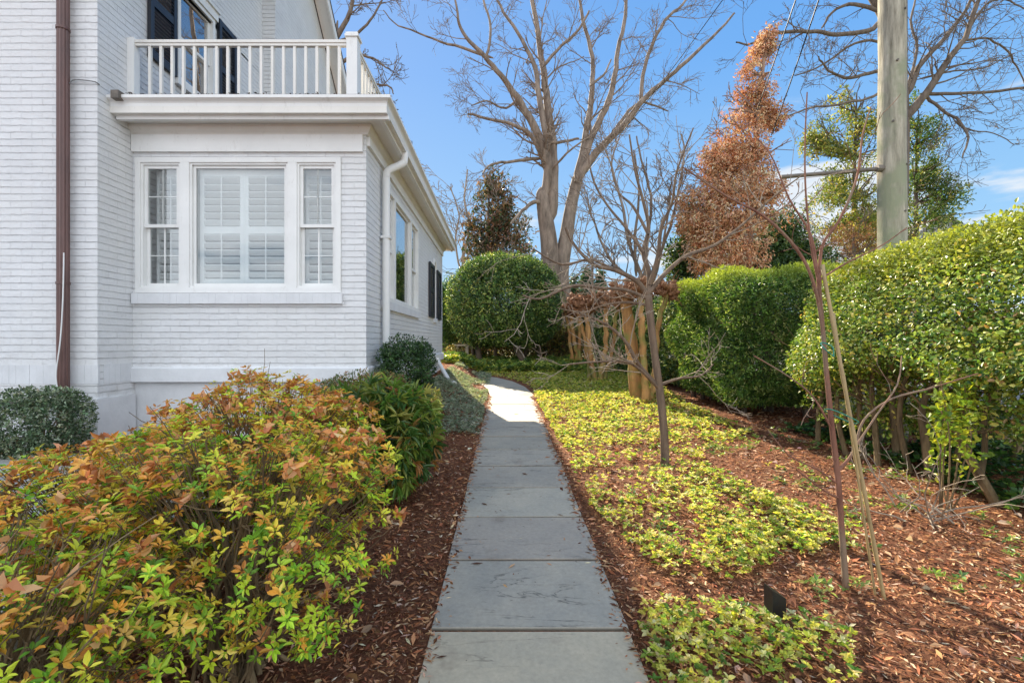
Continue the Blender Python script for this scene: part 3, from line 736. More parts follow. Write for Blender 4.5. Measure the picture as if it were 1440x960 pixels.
# arched window with two black shutters
u0, u1, z0, z1 = AW
m = MB(); ring(m, T, u0+.001, u1-.001, z0+.001, z1-.001, .04, -.08, .015)
uc = (u0+u1)/2; ri, ro = .16, .225; aa = np.linspace(0, pi, 13)
V = []
for v in (.001, .03):
    for r_ in (ri, ro): V += [T(uc+r_*math.cos(a), v, z1+.01+r_*math.sin(a)) for a in aa]
f = []
for i in range(12): f += [(i, i+1, 14+i, 13+i), (26+i, 39+i, 40+i, 27+i), (13+i, 14+i, 40+i, 39+i), (i, 26+i, 27+i, i+1)]
m.add(V, [np.array(f)]); fr = m.build('window', M['white'], house)
m = MB(); bx(m, T, u0+.04, u1-.04, -.04, -.037, z0+.04, z1-.04)
V = [T(uc+ri*math.cos(a), .006, z1+.01+ri*math.sin(a)) for a in aa]; m.add(V, [np.arange(13)[None]]); m.build('pane', M['glass'], fr)
m = MB(); bx(m, T, u0+.04, u1-.04, -.02, -.01, 2.40, 2.43); m.build('muntin', M['white'], fr)
m = MB(); bx(m, T, u0-.04, u1+.04, -.02, .04, 1.76, 1.855); m.build('window_sill', M['stucco'], house)
def ext_shutter(T, u0, u1, z0, z1, mid, lab=None):
    m = MB(); w = .055
    bx(m, T, u0, u0+w, .012, .05, z0, z1); bx(m, T, u1-w, u1, .012, .05, z0, z1)
    rl = [(z0, z0+.09), (mid-.045, mid+.045), (z1-.07, z1)]
    for a, b in rl: bx(m, T, u0+w, u1-w, .014, .046, a, b)
    for (a, b), (c, d) in zip(rl[:-1], rl[1:]):
        k = int((c-b)/.042)
        for i in range(k):
            zc = b+(c-b)*(i+.5)/k
            p = [T(u0+w, .018, zc+.018), T(u1-w, .018, zc+.018), T(u1-w, .044, zc-.016), T(u0+w, .044, zc-.016)]
            q = [(x, y, z+.006) for x, y, z in p]
            m.add(p+q, [[(0, 3, 2, 1), (4, 5, 6, 7), (0, 1, 5, 4), (1, 2, 6, 5), (2, 3, 7, 6), (3, 0, 4, 7)]])
    s = m.build('shutter', M['black'], house)
    if lab: s['label'] = lab
ext_shutter(T, 9.33, 9.96, 1.85, 2.98, 2.42); ext_shutter(T, 10.44, 11.08, 1.85, 2.98, 2.42)
T = axes('upper')
ext_shutter(T, 5.19, 5.62, 4.60, 5.93, 5.25); ext_shutter(T, 6.47, 6.89, 4.60, 5.93, 5.25)
m = MB(); ring(m, T, 5.661, 6.399, 4.601, 5.839, .05, -.08, .03); bx(m, T, 5.62, 6.44, .001, .05, 5.845, 5.96); bx(m, T, 5.60, 6.46, .001, .075, 5.962, 5.99)
bx(m, T, 5.62, 6.44, .001, .06, 4.53, 4.598)
fr = m.build('window', M['white'], house)
m = MB(); ring(m, T, 5.715, 6.345, 5.17, 5.787, .035, -.05, -.015); ring(m, T, 5.715, 6.345, 4.655, 5.20, .035, -.077, -.052); m.build('sash', M['white'], fr)
m = MB(); bx(m, T, 5.75, 6.31, -.034, -.031, 5.205, 5.752); bx(m, T, 5.75, 6.31, -.063, -.06, 4.69, 5.165); m.build('pane', M['glass'], fr)
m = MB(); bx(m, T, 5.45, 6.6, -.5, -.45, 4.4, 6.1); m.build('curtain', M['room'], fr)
# balcony railing
rail = None
m = MB(); m.box(-3.954, -1.66, 4.925, 4.985, 4.575, 4.605); m.box(-3.954, -1.66, 4.935, 4.975, 4.545, 4.5745)
m.box(-1.625, -1.565, 5.02, 11.3, 4.575, 4.605); m.box(-1.615, -1.575, 5.02, 11.3, 4.545, 4.5745)
m.box(-3.954, -1.66, 4.935, 4.975, 3.95, 3.99); m.box(-1.615, -1.575, 5.02, 11.3, 3.95, 3.99)
rl = m.build('balcony_railing', M['cream'], house)
m = MB(); m.box(-1.653, -1.537, 4.90, 5.016, 3.877, 4.62); m.box(-1.668, -1.522, 4.885, 5.031, 4.62, 4.645); m.box(-1.66, -1.53, 4.893, 5.023, 4.645, 4.668); m.build('post', M['white'], rl)
m = MB(); m.box(-1.653, -1.537, 11.3, 11.416, 3.877, 4.62); m.box(-1.668, -1.522, 11.285, 11.431, 4.62, 4.66); m.build('post', M['white'], rl)
m = MB(); m.box(XM+.001, -3.955, 4.92, 5.0, 3.877, 4.63); m.build('post', M['white'], rl)
b0 = None
for k in range(18):
    xc = W(211+15.65*k, 100, 4.95)[0]
    m = MB(); m.box(xc-.014, xc+.014, 4.941, 4.969, 3.99, 4.545); o = m.build('baluster', M['cream'], rl)
yb_ = 5.16; first = None
while yb_ < 11.25:
    if first is None:
        m = MB(); m.box(-1.612, -1.578, yb_-.017, yb_+.017, 3.99, 4.545); first = m.build('baluster', M['cream'], rl); f0 = yb_
    else:
        o = first.copy(); COL.objects.link(o); o.parent = rl; o.location.y = yb_-f0
    yb_ += .122
# downspouts
def bendpipe(name, P, r, mat, lab, straps=()):
    P, rr = smooth_line(P, [r]*len(P), 5); m = MB(); m.tube(P, rr, 4 if False else 14); o = m.build(name, mat, house, smooth=True); o['label'] = lab
    for (x, y, z) in straps:
        s_ = MB(); s_.box(x-r-.012, x+r+.012, y-r-.004, y+r+.02, z, z+.03); s_.build('strap', mat, o)
bendpipe('downspout', [(-1.20, 5.72, 3.71), (-1.20, 5.71, 3.62), (-1.22, 5.69, 3.56), (-1.37, 5.60, 3.44), (-1.395, 5.59, 3.36), (-1.395, 5.59, 3.2), (-1.395, 5.59, 2), (-1.395, 5.59, .6)], .046, M['white'],
         'white downspout with an elbow below the gutter', [(-1.395, 5.59, 2.6)])
m = MB(); a = -4.30; y_ = 4.48; aa = np.linspace(0, 2*pi, 40, endpoint=False); zz = np.array([.25, 8.2]); rr = .047+.0035*np.cos(aa*10)
V = [(a+r_*math.cos(t_), y_+r_*math.sin(t_), z_) for z_ in zz for r_, t_ in zip(rr, aa)]
m.add(V, [np.array([(i, (i+1) % 40, 40+(i+1) % 40, 40+i) for i in range(40)])])
d = m.build('downspout', M['brown_metal'], house)
for z_ in (1.9, 4.4): q_ = MB(); q_.tube([(a, y_, z_), (a, y_, z_+.025)], .056, 24); q_.build('strap', M['brown_metal'], d)
d['label'] = 'rusty brown downspout on the front wall'
P_, r_ = smooth_line([(-4.235, 4.42, 2.2), (-4.24, 4.415, 1.75), (-4.26, 4.41, 1.35), (-4.30, 4.41, 1.05), (-4.29, 4.41, .9), (-4.25, 4.40, .82)], [.0055]*6)
m = MB(); m.tube(P_, r_, 6); m.build('loose_cable', M['white'], house)
P_, r_ = smooth_line([W(98, 118, 4.50), W(103, 113, 4.53), W(120, 113, 4.53), W(137, 117, 4.535), W(146, 128, 4.8), W(152, 133, 4.9)], [.006]*6)
m = MB(); m.tube(P_, r_, 5); m.build('wall_cable', M['greyf'], house)
m = MB(); c = W(158, 129, 4.62); m.box(c[0]-.02, c[0]+.06, c[1], c[1]+.10, c[2]-.06, c[2]+.02); m.build('junction_box', M['steel'], house)
# drain extension at the far corner
dr = thing('drain_extension', (-1.3, 10, .5), 'white plastic drain spout lying on the ground at the far house corner', 'drain pipe')
P_ = [(-1.40, 10.15, .98), (-1.36, 10.1, .88), (-1.15, 9.7, .62), (-1.05, 9.45, .50), (-.95, 9.3, .47)]
m = MB(); m.tube(*smooth_line(P_, [.04, .04, .045, .055, .06]), 10); m.build('spout', M['white'], dr, smooth=True)
m = MB(); m.tube([(-.99, 9.35, .475), (-.93, 9.28, .463)], [.068, .068], 10); m.build('end_collar', M['white'], dr)

# ============================================================= plants
def base(x, y): return (x, y, float(gz(x, y)))
def bush(name, x, y, label, cat, group=None): return thing(name, base(x, y), label, cat, group)
AZ = [(.46, .60, .04), (.20, .38, .03), (.74, .62, .06), (.72, .35, .05), (.68, .28, .07), (.74, .50, .10)]
def azalea(x, y, c, rad, n, seed, warm, label):
    rg = np.random.default_rng(seed); t = bush('azalea_bush', x, y, label, 'azalea', 'azalea bushes along the path')
    P, Nn = blob(c, rad, int(n*1.35), 2.4, .45, .12, 5.0, -.30, 7.0, seed, c[2]-rad[2]*.85, 1.6)
    lowk = (P[:, 2] > c[2]-rad[2]*.15) | (rg.uniform(0, 1, len(P)) < .5); P, Nn = P[lowk], Nn[lowk]
    m = MB(); b = np.array(base(x, y))
    for k in range(46):
        q = P[rg.integers(len(P))]; s0 = b+np.r_[rg.normal(0, .07, 2), 0]
        mid = s0+(q-s0)*A(.35, .35, .55)+np.r_[rg.normal(0, .04, 3)]
        L, r = smooth_line([s0, (s0*.55+mid*.45)+rg.normal(0, .015, 3), mid, (mid+q)/2+rg.normal(0, .03, 3), q], [.0085, .007, .0055, .004, .002], 3)
        m.tube(L, r*rg.uniform(.7, 1.3), 5, False)
        for j in range(5):
            i = rg.integers(4, len(L)-1); m.tube(chain(L[i], unit(q-s0)*.5+rnd(1, rg)[0]*.8, rg.uniform(.1, .28), 3, rg, .25, .08), np.linspace(.003, .0014, 4), 3, False)
    idx = rg.choice(len(P), min(len(P), 700), replace=False)
    ctr = np.asarray(c)-A(0, 0, rad[2]*.9)
    for i in idx:
        d = unit(ctr-P[i])*rg.uniform(.08, .2); m.tube([P[i], P[i]+d*.5+rg.normal(0, .008, 3), P[i]+d], [.0013, .0017, .0022], 3, False)
    m.build('stems', M['bark_green'], t)
    nc = len(P)//4; ci = rg.choice(len(P), nc, replace=False); ci = np.repeat(ci, 4)
    P = P[ci]+rg.normal(0, .028, (len(ci), 3)); Nn = unit(Nn[ci]+rg.normal(0, .25, (len(ci), 3)))
    per = 7; m_ = len(P)*per; up = unit(Nn*.6+A(0, 0, .75)+rg.normal(0, .3, (len(P), 3)))
    U = unit(np.cross(up, rnd(len(P), rg))); Vv = np.cross(up, U)
    ph = rg.uniform(0, 6.28, (len(P), 1))+np.arange(per)*2.4; el = rg.uniform(.1, .75, (len(P), per))
    D = (np.cos(ph)*np.cos(el))[..., None]*U[:, None]+(np.sin(ph)*np.cos(el))[..., None]*Vv[:, None]+np.sin(el)[..., None]*up[:, None]
    hfac = np.clip((P[:, 2]-(c[2]-rad[2]*.3))/(rad[2]*1.2), 0, 1)*warm+wob3(P, 7, seed)*.25
    wc = rg.uniform(0, 1, len(P)) < hfac
    C1 = palette(len(P), AZ, [6, 4, 3, .8, .15, .5], .18, rg); C2 = palette(len(P), AZ, [1.1, .8, 2.4, 4.8, 3.8, 2.0], .18, rg)
    C = np.where(wc[:, None], C2, C1); Cl = np.repeat(C, per, 0)
    alt = rg.uniform(0, 1, m_) < .16; Cl[alt] = palette(alt.sum(), AZ, [2, 2, 3, 3, 1, 2], .15, rg)
    Pp = np.repeat(P, per, 0)+D.reshape(-1, 3)*.004-np.repeat(up, per, 0)*(rg.uniform(0, .022, (m_, 1)))
    s = rg.uniform(.6, 1.2, m_)*np.repeat(rg.uniform(.8, 1.15, len(P)), per)
    V1 = leaves(Pp, D.reshape(-1, 3), np.repeat(up, per, 0)+rg.normal(0, .2, (m_, 3)), .029*s, .012*s, Cl, 6, .14, .22)
    # withered curled clusters
    k = rg.choice(len(P), int(len(P)*.05*(.3+warm)), replace=False); Pk = np.repeat(P[k], 9, 0)+rg.normal(0, .012, (len(k)*9, 3))
    V2 = leaves(Pk, rnd(len(Pk), rg), rnd(len(Pk), rg), .036, .02, palette(len(Pk), [(.70, .29, .10), (.74, .42, .20), (.44, .18, .07)], [3, 2, 1], .15, rg), 6, .5, .5)
    leafmesh('foliage', [V1, V2], M['leaf_azalea'], t); return t
azalea(-1.30, 1.20, (-1.42, 1.24, .50), (.60, .42, .36), 1500, 101, .45, 'azalea nearest the camera, lime green leaves at the bottom left corner')
azalea(-1.02, 1.72, (-1.02, 1.76, .64), (.66, .50, .41), 1900, 102, .7, 'open stemmed azalea with bright green and yellow leaves overhanging the mulch strip')
azalea(-1.22, 2.52, (-1.30, 2.50, .74), (.62, .48, .40), 1900, 103, 1.15, 'tallest azalea, orange brown on top, in front of the sunroom window')
azalea(-1.78, 2.15, (-1.78, 2.1, .53), (.52, .48, .34), 1500, 104, 1.0, 'azalea at the left edge of the photo with rusty leaf tips beside the patio')
azalea(-1.32, 3.1, (-1.30, 3.08, .62), (.34, .34, .34), 800, 105, .9, 'small farthest azalea beside the drooping leucothoe')
# drooping long leaved shrub
def longleaf(x, y, c, rad, n, seed, label):
    rg = np.random.default_rng(seed); t = bush('leucothoe_bush', x, y, label, 'shrub'); b = np.array(base(x, y))
    P, Nn = blob(c, rad, n, 2.2, .6, .08, 5, -.8, 6, seed, c[2]-rad[2]*.9, 1.3); m = MB()
    for k in range(40):
        q = P[rg.integers(len(P))]; m.tube(*smooth_line([b+np.r_[rg.normal(0, .06, 2), 0], (b+q)/2+rg.normal(0, .05, 3)+A(0, 0, .08), q], [.007, .005, .002], 4), 4, False)
    m.build('stems', M['bark_green'], t)
    per = 8; D = unit(np.repeat(Nn, per, 0)*.55+rnd(n_ := len(P)*per, rg)*.75+A(0, 0, -.15))
    C = np.repeat(palette(len(P), [(.12, .22, .035), (.22, .28, .05), (.38, .38, .09), (.34, .17, .05), (.06, .13, .03)], [4, 3, 2, 1.2, 3], .2, rg), per, 0)
    s = rg.uniform(.7, 1.2, n_)
    leafmesh('foliage', [leaves(np.repeat(P, per, 0), D, rg.normal(0, .3, (n_, 3))+A(0, 0, 1), .095*s, .021*s, C, 6, .12, .35)], M['leaf_gloss'], t)
longleaf(-.98, 3.62, (-.97, 3.62, .60), (.50, .52, .44), 900, 111, 'shrub with long drooping green leaves between the azaleas and the clipped bush')
def small_bush(name, x, y, c, rad, n, seed, label, cat, cols, wts, L, Wd, mat='leaf', e=2.2, per=5, gap=-.9, spread=.8, stems=14, depth=.5, lump=.08, kind=4, br='bark_green'):
    rg = np.random.default_rng(seed); t = bush(name, x, y, label, cat); b = np.array(base(x, y)); m = MB()
    for k in range(stems):
        q = np.asarray(c)+rnd(1, rg)[0]*np.asarray(rad)*.75
        m.tube(*smooth_line([b+np.r_[rg.normal(0, .05, 2), -.01], (b+q)/2+rg.normal(0, .03, 3), q], [.012, .008, .003], 3), 5, False)
    m.build('stems', M[br], t)
    P, Nn = blob(c, rad, n, e, depth, lump, 6, gap, 8, seed, None, 1.6)
    leafmesh('foliage', [foliage(P, Nn, cols, wts, L, Wd, per, spread, .6, kind, .2, .05, .4, .2, seed, L*.35)], M[mat], t); return t
small_bush('clipped_azalea', -1.32, 4.45, (-1.32, 4.42, .72), (.55, .30, .34), 2600, 121, 'low clipped bush with brownish green top under the sunroom wall', 'shrub',
           [(.14, .16, .05), (.28, .17, .07), (.34, .20, .10), (.10, .16, .04)], [3, 3, 2, 3], .028, .012)
small_bush('boxwood', -1.08, 5.32, (-1.09, 5.32, 1.02), (.36, .33, .42), 2300, 122, 'dark green rounded bush at the corner of the sunroom', 'shrub',
           [(.025, .06, .018), (.04, .095, .025), (.07, .14, .035)], [4, 4, 2], .034, .016, 'leaf_gloss', lump=.16, gap=-.7)
small_bush('yellow_variegated_shrub', -.80, 4.9, (-.80, 4.9, .62), (.17, .15, .28), 420, 123, 'small yellow variegated shrub in front of the dark corner bush', 'shrub',
           [(.55, .50, .10), (.62, .58, .20), (.25, .33, .06)], [4, 3, 2], .04, .016, gap=-.6)
small_bush('variegated_euonymus', -4.02, 3.98, (-4.10, 4.02, .62), (.44, .32, .32), 3400, 124, 'grey green variegated bush at the foot of the brown downspout', 'shrub',
           [(.10, .15, .08), (.20, .26, .16), (.42, .45, .33), (.05, .09, .04)], [4, 4, 2, 3], .026, .014)
# round evergreen
GREEN = [(.05, .11, .03), (.10, .19, .04), (.22, .31, .07), (.40, .45, .13), (.03, .06, .02)]
t = bush('round_evergreen', .3, 16, 'large globe shaped evergreen on several leaning trunks at the end of the path', 'tree')
rg = np.random.default_rng(5); b = np.array(base(.3, 16)); m = MB()
for (px, py, tx, ty, w, dy) in ((742, 512, 700, 425, 11, 0), (676, 510, 672, 425, 9, .4), (697, 508, 690, 440, 6, 1.0), (758, 505, 762, 425, 6, .8), (668, 503, 660, 440, 5, 1.2), (735, 505, 745, 420, 6, 1.3)):
    d0 = 15.6+dy; p0 = W(px, py, d0); p0[2] = gz(p0[0], p0[1])-.03; p1 = W(tx, ty, 16+dy*.3)
    L, r = smooth_line([p0, p0*.6+p1*.4+rg.normal(0, .06, 3), p1, p1+A(rg.normal(0, .4), rg.normal(0, .3), .9)], [w/1280*d0, w/1500*d0, w/2000*d0, .03], 4); m.tube(L, r, 9)
    o = []; side(o, L[4:], r[4:], 3.0, (.5, 1.4), 1, rg, rmin=.008, up=.03)
    for P_, r_, _ in o: m.tube(P_, r_, 4, False)
m.build('trunk', M['bark_dark'], t)
P, Nn = blob((.17, 16.1, 2.66), (2.06, 1.95, 1.76), 23000, 2.0, .45, .03, 4.0, -.95, 4.5, 7, None, 1.8)
k = ~((P[:, 2] < 1.26+.3*wob(P[:, 0]*1.0, P[:, 1], 3.0, 4)) ); P, Nn = P[k], Nn[k]
F1 = foliage(P, Nn, GREEN, [4, 5, 3, 1.6, 2], .082, .04, 5, .8, .5, 4, .2, .04, .4, .22, 8, .05)
leafmesh('crown', [F1], M['leaf_gloss'], t)
# hedges
t = bush('yew_hedge', 4.2, 7.4, 'tall clipped dark green yew hedge beyond the thin young tree', 'hedge'); rg = np.random.default_rng(6)
m = MB()
for k in range(16):
    x0, y0_ = rg.uniform(3.8, 4.8), rg.uniform(6.6, 9.0); m.tube(*smooth_line([np.array(base(x0, y0_)), (x0+rg.normal(0, .1), y0_, 1.1), (x0+rg.normal(0, .2), y0_+rg.normal(0, .2), 2.1)], [.045, .03, .015], 3), 6)
m.build('trunk', M['bark_dark'], t)
P, Nn = blob((4.35, 7.75, 1.36), (1.0, 1.55, 1.13), 36000, 5.0, .32, .12, 3.8, -.95, 5, 9, .08, 2.0)
low = P[:, 2] < .75; P[low] += -Nn[low]*np.clip(.75-P[low, 2], 0, .6)[:, None]*.35
YEW = [(.03, .08, .018), (.11, .21, .04), (.21, .31, .07), (.40, .46, .17)]
top = ss(2.15, 2.42, P[:, 2])[:, None]  # sunlit yellow green painted into the leaf colour towards the hedge top
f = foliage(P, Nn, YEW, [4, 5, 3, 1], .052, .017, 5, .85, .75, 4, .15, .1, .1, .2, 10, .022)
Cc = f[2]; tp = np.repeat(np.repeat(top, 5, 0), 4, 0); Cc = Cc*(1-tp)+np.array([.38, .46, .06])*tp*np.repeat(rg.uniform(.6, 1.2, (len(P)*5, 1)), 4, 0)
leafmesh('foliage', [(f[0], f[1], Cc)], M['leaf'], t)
t = bush('broadleaf_hedge', 4.3, 4.3, 'big rounded broadleaf hedge at right with bare lower stems, in front of the utility pole', 'hedge'); rg = np.random.default_rng(12)
m = MB()
for (px, py, tx, ty, w) in ((1402, 712, 1325, 560, 13), (1310, 676, 1300, 560, 12), (1262, 655, 1250, 500, 10), (1235, 655, 1228, 520, 8), (1215, 645, 1210, 500, 8), (1280, 665, 1278, 520, 8), (1410, 622, 1400, 540, 20), (1425, 650, 1440, 560, 12), (1340, 668, 1352, 540, 9), (1190, 640, 1180, 540, 7), (1375, 690, 1390, 560, 8), (1150, 625, 1165, 520, 7)):
    gpx = ((px-CX)/(py-462)*H, F*H/(py-462)); d0 = gpx[1]; p0 = np.array(base(*gpx)); p1 = W(tx, ty, d0+.15)
    L, r = smooth_line([p0, p0*.5+p1*.5+rg.normal(0, .04, 3), p1, p1+A(rg.normal(.2, .15), rg.normal(0, .15), .55)], [w/1280*d0, w/1500*d0, w/1900*d0, .008], 4); m.tube(L, r, 8)
    o = []; side(o, L[3:], r[3:], 4.5, (.25, .7), 1, rg, rmin=.003, up=.05)
    for P_, r_, _ in o: m.tube(P_, r_, 4, False)
m.build('stems', M['bark_green'], t)
P, Nn = blob((0, 0, 0), (.95, 1.78, .80), 33000, 3.2, .32, .075, 4.0, -1.0, 5, 13, None, 1.8)
P[:, 0] += 4.42+.42*P[:, 2]/.8*.9; P[:, 1] += 4.12; P[:, 2] += 1.60+.05*wob(P[:, 0], P[:, 1], 2, 5); P[:, 2] -= .12*ss(5.0, 5.9, P[:, 1])
kb = P[:, 2] > 1.12+.26*wob(P[:, 0]*.5, P[:, 1], 2.6, 6)-.25*ss(4.3, 5.2, P[:, 1]); P, Nn = P[kb], Nn[kb]
HED = [(.11, .21, .035), (.24, .34, .05), (.40, .47, .08), (.56, .54, .14), (.42, .26, .10), (.04, .09, .02)]
tp = ss(1.7, 2.3, P[:, 2]);  # sun on the crown mixed into the leaf colour as brighter yellow green
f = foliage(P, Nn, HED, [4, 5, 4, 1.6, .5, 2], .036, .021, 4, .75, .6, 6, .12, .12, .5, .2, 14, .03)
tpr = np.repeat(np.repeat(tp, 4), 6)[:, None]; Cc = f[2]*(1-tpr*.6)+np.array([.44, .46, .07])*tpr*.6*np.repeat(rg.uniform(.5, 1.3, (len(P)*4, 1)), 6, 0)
# sparse leaves hanging in the lower, open part
Q, Qn = blob((4.35, 4.1, .85), (.9, 1.8, .55), 5200, 2.5, .75, .1, 4, -.2, 3.5, 16, .35, 1.2)
g2 = foliage(Q, Qn, HED, [3, 5, 4, 3, 1.5, 1], .043, .024, 4, .8, .4, 6, .12, .12, .5, .2, 17, .035)
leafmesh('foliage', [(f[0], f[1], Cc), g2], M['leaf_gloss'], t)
# ivy on the ground under it and a leafy sucker in front
x, y = scatter(3.6, 5.6, 2.6, 6.2, 260, rg); kk = (wob(x, y, 4, 8) > -.1) & (x > 3.75+.2*wob(x, y, 5, 3))
cover('ivy_under_hedge', x[kk], y[kk], .12, .055, [(.03, .08, .02), (.06, .14, .03), (.10, .2, .04)], [3, 3, 1], 'dark green ivy on the ground under the broadleaf hedge', 'ivy', 35, per=4, wr=.8)
t = bush('yellow_leaved_shoot', 3.3, 3.35, 'upright shoot with bright yellow green leaves in front of the broadleaf hedge', 'shrub'); rg = np.random.default_rng(18); m = MB(); LP_ = []
b = np.array(base(3.3, 3.35))
for k in range(7):
    q = W(rg.uniform(1300, 1375), rg.uniform(480, 590), 3.35+rg.uniform(-.1, .15)); L, r = smooth_line([b+rg.normal(0, .02, 3)*A(1, 1, 0), (b+q)/2+rg.normal(0, .05, 3), q], [.007, .005, .0025], 6); m.tube(L, r, 5, False)
    for i in range(6, len(L)):
        for j in range(4): LP_.append(L[i]+rg.normal(0, .03, 3))
m.build('stems', M['bark_green'], t); LP_ = np.array(LP_)
leafmesh('foliage', [foliage(LP_, rnd(len(LP_), rg)*.3+A(0, 0, .8), [(.45, .48, .05), (.30, .40, .04), (.18, .30, .04)], [3, 3, 2], .05, .03, 3, .8, .3, 6, .12, .15, .5, .15, 19, .02)], M['leaf'], t)
# loose twiggy growth below the hedge
t = bush('twiggy_shrub', 2.95, 3.1, 'leafless pale twiggy shrub sprawling over the mulch below the broadleaf hedge', 'shrub'); rg = np.random.default_rng(23); o = []
b = np.array(base(2.95, 3.15))
for k in range(13): grow(o, b+rg.normal(0, .06, 3)*A(1.6, 1.6, 0), rnd(1, rg)[0]*A(1, .8, .3)+A(0, 0, .55), rg.uniform(.35, .75), .006, 2, rg, .25, -.01, rmin=.0018, nch=(2, 4))
m = tubes(o); m.build('twigs', M['twig_pale'], t)
# background hedge behind the pollarded trees
t = bush('ivy_hedge', 4.4, 13.5, 'long ivy covered hedge behind the pollarded trees', 'hedge'); rg = np.random.default_rng(29); m = MB()
for k in range(14):
    x0, y0_ = rg.uniform(3.9, 4.8), rg.uniform(9.5, 17.5); m.tube(*smooth_line([np.array(base(x0, y0_)), (x0, y0_, 1.2), (x0+rg.normal(0, .2), y0_, 2.2)], [.05, .035, .02], 3), 6)
m.build('trunk', M['bark_dark'], t)
P, Nn = blob((4.5, 13.6, 1.38), (.95, 4.5, 1.12), 26000, 3.6, .3, .10, 1.8, -.75, 1.7, 30, None, 2)
leafmesh('foliage', [foliage(P, Nn, [(.05, .11, .03), (.12, .20, .045), (.32, .38, .10), (.52, .52, .22)], [3, 4, 3, 1.5], .075, .05, 3, .8, .5, 4, .15, .1, .4, .2, 31, .04)], M['leaf_gloss'], t)
t = bush('boundary_shrubs', 1.2, 18.3, 'mixed brown and green shrubbery closing the garden behind the round evergreen', 'shrubbery'); t2 = t
P, Nn = blob((1.2, 18.3, 1.15), (3.0, .9, 1.15), 15000, 3, .4, .18, 1.2, -.9, 1.4, 33, None, 2)
leafmesh('foliage', [foliage(P, Nn, [(.16, .11, .05), (.32, .27, .07), (.08, .13, .04), (.46, .42, .10), (.26, .11, .06)], [3, 3, 4, 1.5, 2], .11, .05, 3, .8, .5, 4, .15, .1, .4, .2, 34, .06)], M['leaf'], t)
# pollarded crape myrtles
def myrtle(stems, d, label, seed, headr=.22):
    rg = np.random.default_rng(seed); s0 = stems[0]; bx_, by_ = W(s0[0], 0, d)[0], d
    t = bush('crape_myrtle', bx_, by_, label, 'crape myrtle', 'pollarded crape myrtles along the hedge'); 
    for (px, pts_, tx, ty, w, hr) in stems:
        m = MB(); hd = MB(); tw = MB()
        dd = d+rg.uniform(-.15, .25); p0 = W(px, 0, dd); p0[2] = gz(p0[0], p0[1])-.03; p1 = W(tx, ty, dd+rg.uniform(-.1, .2))
        md = W(*pts_, dd) if pts_ else (p0+p1)/2+rg.normal(0, .02, 3)
        ja, jb = rg.normal(0, .02, 3)*A(1, 1, 0), rg.normal(0, .028, 3)*A(1, 1, 0)
        L, r = smooth_line([p0, (p0+md)/2+ja, md, (md+p1)/2+jb, p1], [w/1280*d*1.25, w/1280*d, w/1280*d*.95, w/1400*d, w/1500*d], 5); r = r*(1+.09*np.sin(np.arange(len(r))*1.7+px)); L = L+rg.normal(0, .012, L.shape)*A(1, 1, 0); m.tube(L, r, 10)
        # knuckles left by years of cutting back
        for k in range(int(14+hr*60)):
            q = p1+rnd(1, rg)[0]*hr*A(1.15, 1.1, .8)*rg.uniform(.2, 1)+A(0, 0, hr*.3); k_ = rnd(1, rg)[0]*hr*.45+A(0, 0, .02)
            n_ = 5; Pq = np.array([p1+(q-p1)*.2, (p1+q)/2+rg.normal(0, .02, 3), q, q+k_*.6, q+k_]); hd.tube(Pq, [.035, .045, .055*rg.uniform(.7, 1.3), .05, .018], 7)
            for j in range(4): tw.tube(chain(q, rnd(1, rg)[0]+A(0, 0, .1), rg.uniform(.12, .34), 4, rg, .45), np.linspace(.009, .004, 5), 4, False)
        tr = m.build('trunk', M['bark_myrtle'], t, smooth=True); hd.build('pollard_head', M['knob'], tr, smooth=True); tw.build('twigs', M['knob'], tr)
myrtle([(899, (891, 500), 878, 420, 19, .30), (909, (903, 485), 901, 412, 10, .25), (914, (924, 480), 938, 412, 8, .25)], 8.3, 'nearest pollarded crape myrtle with the thickest orange trunk', 201)
myrtle([(838, (829, 490), 821, 432, 7, .32), (829, (826, 490), 812, 430, 6, .3), (843, (852, 480), 852, 425, 7, .32), (848, (863, 480), 870, 428, 6, .3)], 11.6, 'middle crape myrtle with four slim trunks spreading from one base', 202)
myrtle([(812, None, 803, 440, 7, .22), (818, None, 812, 442, 6, .2), (825, None, 828, 438, 7, .2), (806, None, 795, 440, 5, .2)], 15.5, 'farthest crape myrtle, smallest, beside the round evergreen', 203, .2)
